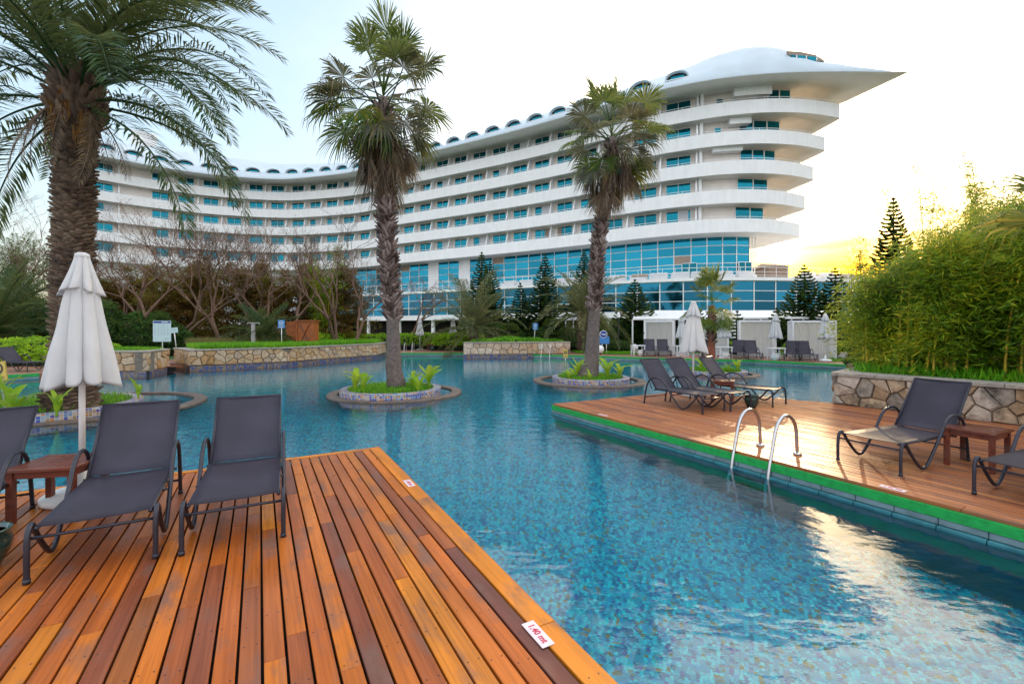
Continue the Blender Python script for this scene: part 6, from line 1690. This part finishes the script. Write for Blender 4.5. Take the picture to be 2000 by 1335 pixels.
def sign(px, py_c, D, wpx, hpx, z_base, label, m, kind='plain', tilt=0.0, rz=0.0, pole_m='white_metal', two=False, name='sign'):
    x, y, z = wpt(px, py_c, D); w_, h_ = wpx / F * D, hpx / F * D
    o = empty(name, (x, y, z_base), rz, label=label, cat='sign'); o.rotation_euler = (0, tilt, rz); zc = z - z_base
    xs = (-w_ * .22, w_ * .22) if two else (0,)
    for a in xs: MB().tube([(a, 0.03, 0), (a, 0.03, zc)], .022 if D > 15 else .016, 8).build('pole', M[pole_m], o, smooth=True)
    MB().bbox(-w_ / 2, w_ / 2, -.012, .012, zc - h_ / 2, zc + h_ / 2, .002).build('panel', M[m], o)
    def flat(name_, x0, x1, z0, z1, mm, yy=-.0145): return MB().box(x0 * w_, x1 * w_, yy, yy + .002, zc + z0 * h_, zc + z1 * h_).build(name_, M[mm], o)
    def ring_(cx, cz, r, t, mm, yy=-.0165, n=28):
        vs = []; R_ = r * w_
        for rr in (R_, R_ - t):
            for i in range(n): vs.append((cx * w_ + rr * cos(2 * pi * i / n), yy, zc + cz * h_ + rr * sin(2 * pi * i / n)))
        MB().add(vs, [(i, (i + 1) % n, n + (i + 1) % n, n + i) for i in range(n)]).build('emblem_ring', M[mm], o)
    if kind == 'blue':
        ring_(0, .12, .33, .028 * w_ * 2, 'white_metal')
        MB().add([(0 - .12 * w_, -.0165, zc + .05 * h_), (.12 * w_, -.0165, zc + .05 * h_), (0, -.0165, zc + .25 * h_)], [(0, 1, 2)]).build('emblem_mark', M['white_metal'], o)
        flat('print_line', -.34, .34, -.34, -.30, 'white_metal'); flat('print_line', -.25, .25, -.42, -.39, 'white_metal')
    if kind == 'board':
        flat('header', -.47, .47, .38, .48, 'navy'); flat('header_print', -.02, .36, .41, .45, 'board_face', -.0175)
        for c in range(5):
            for r_ in range(11): flat('print_line', -.42 + c * .17, -.42 + c * .17 + (.10 + .04 * ((c * 7 + r_ * 3) % 3) / 2), .32 - r_ * .05, .334 - r_ * .05, 'board_text')
        flat('print_line', .2, .25, -.4, -.33, 'board_text'); flat('print_line', .33, .37, -.4, -.35, 'board_text')
    if kind == 'lines':
        for r_ in range(3): flat('print_line', -.38, .36 - .1 * (r_ % 2), .2 - r_ * .2, .25 - r_ * .2, 'board_text')
    if kind == 'nodive':
        cz_ = .12 if h_ > w_ * .9 else 0; rr = .36
        ring_(0, .14, rr, .035, 'black')
        for a in (-1, 1):
            s_ = rr * .68 * w_; MB().add([(-s_, -.0168, zc + .14 * h_ - a * s_), (-s_ + .02, -.0168, zc + .14 * h_ - a * s_ - a * .0), (s_ + .01, -.0168, zc + .14 * h_ + a * s_), (s_ - .012, -.0168, zc + .14 * h_ + a * s_)], [(0, 1, 2, 3)]).build('cross_stroke', M['black'], o)
        for r_ in range(2): flat('print_line', -.36, .36, -.34 - r_ * .08, -.31 - r_ * .08, 'black')
    return o
sign(316.5, 646.5, 24.5, 35, 41, 0, 'pale blue pool rules board with a navy header on two posts', 'board_face', 'board', two=False, name='rules_board')
sign(343.5, 644.5, 22.6, 16, 10, .62, 'small white notice on a leaning post right of the rules board', 'board_face', 'lines', tilt=-.12)
sign(549.5, 632.5, 24.2, 13, 16, .62, 'small blue sign with a white ring left of the cedar box', 'blue_sign', 'blue')
sign(1043, 637, 31.0, 9.5, 13, .65, 'blue sign with a white ring on a leaning pole above the centre stone wall', 'blue_sign', 'blue', tilt=.08)
b = sign(1180.5, 664, 28.6, 19, 14, 0, 'blue board under a round violet sign right of the right island palm', 'blue_sign', 'plain', two=True)
x, y, z = wpt(1178.5, 652.5, 28.6)
MB().lathe([(.2, 0), (.2, .03)], 28).build('round_panel', M['navy'], b, loc=(x - b.location.x, -.02, z), rot=(radians(90), 0, 0))
MB().lathe([(.24, 0), (.24, .02)], 28).build('round_rim', M['white_metal'], b, loc=(x - b.location.x, 0, z), rot=(radians(90), 0, 0))
text_mesh('+m', .22, M['white_metal'], b, (x - b.location.x, -.053, z), (radians(90), 0, 0))
sign(1104.5, 690.5, 26.6, 8.5, 17, -.6, 'narrow yellow no-diving sign standing in the water by the far ladder', 'yellow_sign', 'nodive')
sign(9, 724, 9.0, 32, 37, -.1, 'tilted yellow sign with a crossed black circle at the left picture edge', 'yellow_sign', 'nodive', tilt=-.14)

sh = empty('shower_post', (*wpt(494.5, 640, 23.6)[:2], .62), label='steel outdoor shower post with a short T-shaped head on the grass', cat='shower')
MB().box(-.085, .085, -.05, .05, 0, 1.24).build('column', M['shower'], sh); MB().tube([(-.33, 0, 1.22), (-.3, 0, 1.28), (.3, 0, 1.28), (.33, 0, 1.22)], .028, 8).build('shower_arm', M['shower'], sh)
MB().bbox(-.3, .3, -.3, .3, -.02, .03).build('foot_slab', M['cap'], sh)
bx_ = empty('cedar_box', (*wpt(566, 640, 25.0)[:2], .72), label='reddish wooden utility box with a braced door behind the grass', cat='wooden box')
W_ = .98; H_ = 1.3
MB().box(.36, .36 + W_, -.02, .6, 0, H_).build('box_body', M['box_wood'], bx_); MB().box(-.25, .36, .1, .6, 0, H_ - .02).build('side_panel', M['box_wood'], bx_)
MB().bbox(.28, .44 + W_, -.12, .68, H_, H_ + .05).build('lid', M['box_wood'], bx_)
for a in (.36, .36 + W_ - .09): MB().box(a, a + .09, -.07, -.02, 0, H_ - .01).build('corner_post', M['box_wood'], bx_)
for i in range(6): MB().bbox(.58, .36 + W_ - .24, -.035, -.02, .04 + i * .19, .04 + i * .19 + .182, .004).build('plank', M['box_wood'], bx_)
for a, b2 in (((.6, .12), (1.08, 1.1)), ((1.08, .12), (.6, 1.1))): MB().tube([(a[0], -.055, a[1]), (b2[0], -.055, b2[1])], .02, 4).build('door_brace', M['table_wood'], bx_)

def globe(px, py, r, lab, D=None):
    x, y, _ = gpt(px, py); o = empty('globe_lamp', (x, y, .0), label=lab, cat='garden lamp')
    MB().lathe([(max(.01, r * sin(a)), r - r * cos(a) + .06) for a in np.linspace(.35, pi - .02, 14)], 24).build('globe', M['lamp_globe'], o, smooth=True); MB().lathe([(.1, 0), (.1, .07)], 12).build('lamp_base', M['dark'], o)
globe(1171.5, 692, .26, 'white globe lamp beside the right island palm trunk'); globe(1239, 688, .25, 'white globe lamp on the grass left of the first cabana')
x, y, _ = gpt(1606, 700); 
bo = empty('boulder', (17.0, 23.0, 0), label='small pale boulder on the lawn right of the last cabana', cat='rock')
mb = MB(); mb.lathe([(.05, -.05), (.45, 0), (.5, .15), (.35, .36), (.05, .42)], 9); m_ = mb.build('rock_body', M['cap'], bo)
for v in m_.data.vertices: v.co += Vector((NR.normal(0, .04), NR.normal(0, .04), NR.normal(0, .03)))
lp = empty('lamp_post', (*wpt(1208, 640, 30.5)[:2], 0), label='thin dark lamp post with a lantern between the blue board and the first cabana', cat='lamp post')
MB().tube([(0, 0, 0), (0, 0, 2.3)], .035, 8).build('post', M['black'], lp); MB().lathe([(.05, 2.3), (.13, 2.36), (.11, 2.62), (.02, 2.72)], 10).build('lantern', M['white_metal'], lp)
# long white awning roofs behind the cabanas
for i, (pa, pb, D0, D1, zt, zb, lab) in enumerate([(1236, 1352, 39, 33.5, 3.15, 2.35, 'white sloping awning roof behind the first cabana'), (1356, 1520, 39, 32.5, 3.15, 2.4, 'long white sloping awning roof behind the middle cabanas'), (1524, 1640, 39, 32, 3.1, 2.4, 'white sloping awning roof below the glass at the hotel corner'), (1090, 1165, 44, 38, 3.2, 2.4, 'white awning roof left of the right island palm')]):
    x0, x1 = (pa - 1000) / F * D1, (pb - 1000) / F * D1; x2, x3 = (pa - 992) / F * D0, (pb - 1008) / F * D0
    a = empty('awning', (x0, D1, 0), label=lab, cat='awning'); n = 10
    vs = []
    for k in range(n + 1):
        t = k / n
        vs += [(x0 + (x1 - x0) * t - x0, 0, zb), (x2 + (x3 - x2) * t - x0, D0 - D1, zt), (x2 + (x3 - x2) * t - x0, D0 - D1, zt - .1), (x0 + (x1 - x0) * t - x0, 0, zb - .12)]
    fs = []
    for k in range(n):
        for q in range(4): fs.append((k * 4 + q, k * 4 + (q + 1) % 4, k * 4 + 4 + (q + 1) % 4, k * 4 + 4 + q))
    fs += [(0, 1, 2, 3), (n * 4, n * 4 + 1, n * 4 + 2, n * 4 + 3)]
    MB().add(vs, fs).build('awning_cloth', M['white'], a)
    for k in range(0, n + 1, 2): MB().box(vs[k * 4][0] - .05, vs[k * 4][0] + .05, .05, .15, 0, zb - .06).build('post', M['white_metal'], a)
# terrace furniture seen over the edge of the terrace
tf = [(985, 'white terrace sofa at the left end of the upper terrace'), (1018, 'second white sofa on the upper terrace, left of the tall Norfolk pine'), (1092, 'white daybed on the upper terrace by the glass doors'), (1118, 'white daybed on the upper terrace right of the glass doors'),
      (1200, 'white sofa on the upper terrace just right of the fan palm trunk'), (1245, 'brown-backed sofa on the upper terrace'), (1285, 'pale sofa on the upper terrace over the broad Norfolk pine'), (1330, 'pale sofa on the upper terrace near its middle'), (1372, 'white curved lounger on the upper terrace'), (1425, 'white daybed on the upper terrace left of the corner doors'), (1470, 'white sofa on the upper terrace at the corner doors'), (1600, 'white parasol-like sofa on the open terrace right of the hotel corner'), (1640, 'pale sofa at the right end of the terrace')]
for i, (px, lab) in enumerate(tf):
    t = POD.t_px(px); q, T, N = POD.at(t, -1.1); s = empty('terrace_sofa', (q[0], q[1], Z_T + .004), atan2(T[1], T[0]), label=lab, cat='sofa')
    bm_ = 'blind' if 'brown' in lab else 'white_fabric'
    MB().bbox(-.9, .9, -.4, .4, 0, .38, .06).build('seat', M['white_fabric'], s); MB().bbox(-.9, .9, .22, .45, .385, .85, .08).build('backrest', M[bm_], s); MB().bbox(-1.02, -.905, -.4, .45, 0, .58, .05).build('armrest', M['white_fabric'], s)
# houses beyond the terrace
for i, (px0, px1, py, D, lab) in enumerate([(1503, 1541, 512, 120, 'distant block just right of the hotel corner against the sunset'), (1583, 1616, 532, 140, 'distant low roof behind the terrace railing'), (1650, 1700, 534, 150, 'distant roof at the right end of the terrace')]):
    x0, y0, z1 = wpt(px0, py, D); x1 = (px1 - 1000) / F * D; h = empty('house', ((x0 + x1) / 2, y0, 0), label=lab, cat='house'); w_ = x1 - x0
    MB().box(-w_ / 2, w_ / 2, 0, 12, 0, z1 - 1).build('wall', M['roof_far'], h); MB().add([(-w_ / 2 - .4, -.4, z1 - 1), (w_ / 2 + .4, -.4, z1 - 1), (w_ / 2 + .4, 12.4, z1 - 1), (-w_ / 2 - .4, 12.4, z1 - 1), (-w_ / 4, 6, z1 + .6), (w_ / 4, 6, z1 + .6)], [(0, 1, 5, 4), (1, 2, 5), (2, 3, 4, 5), (3, 0, 4)]).build('roof', M['roof_far'], h)
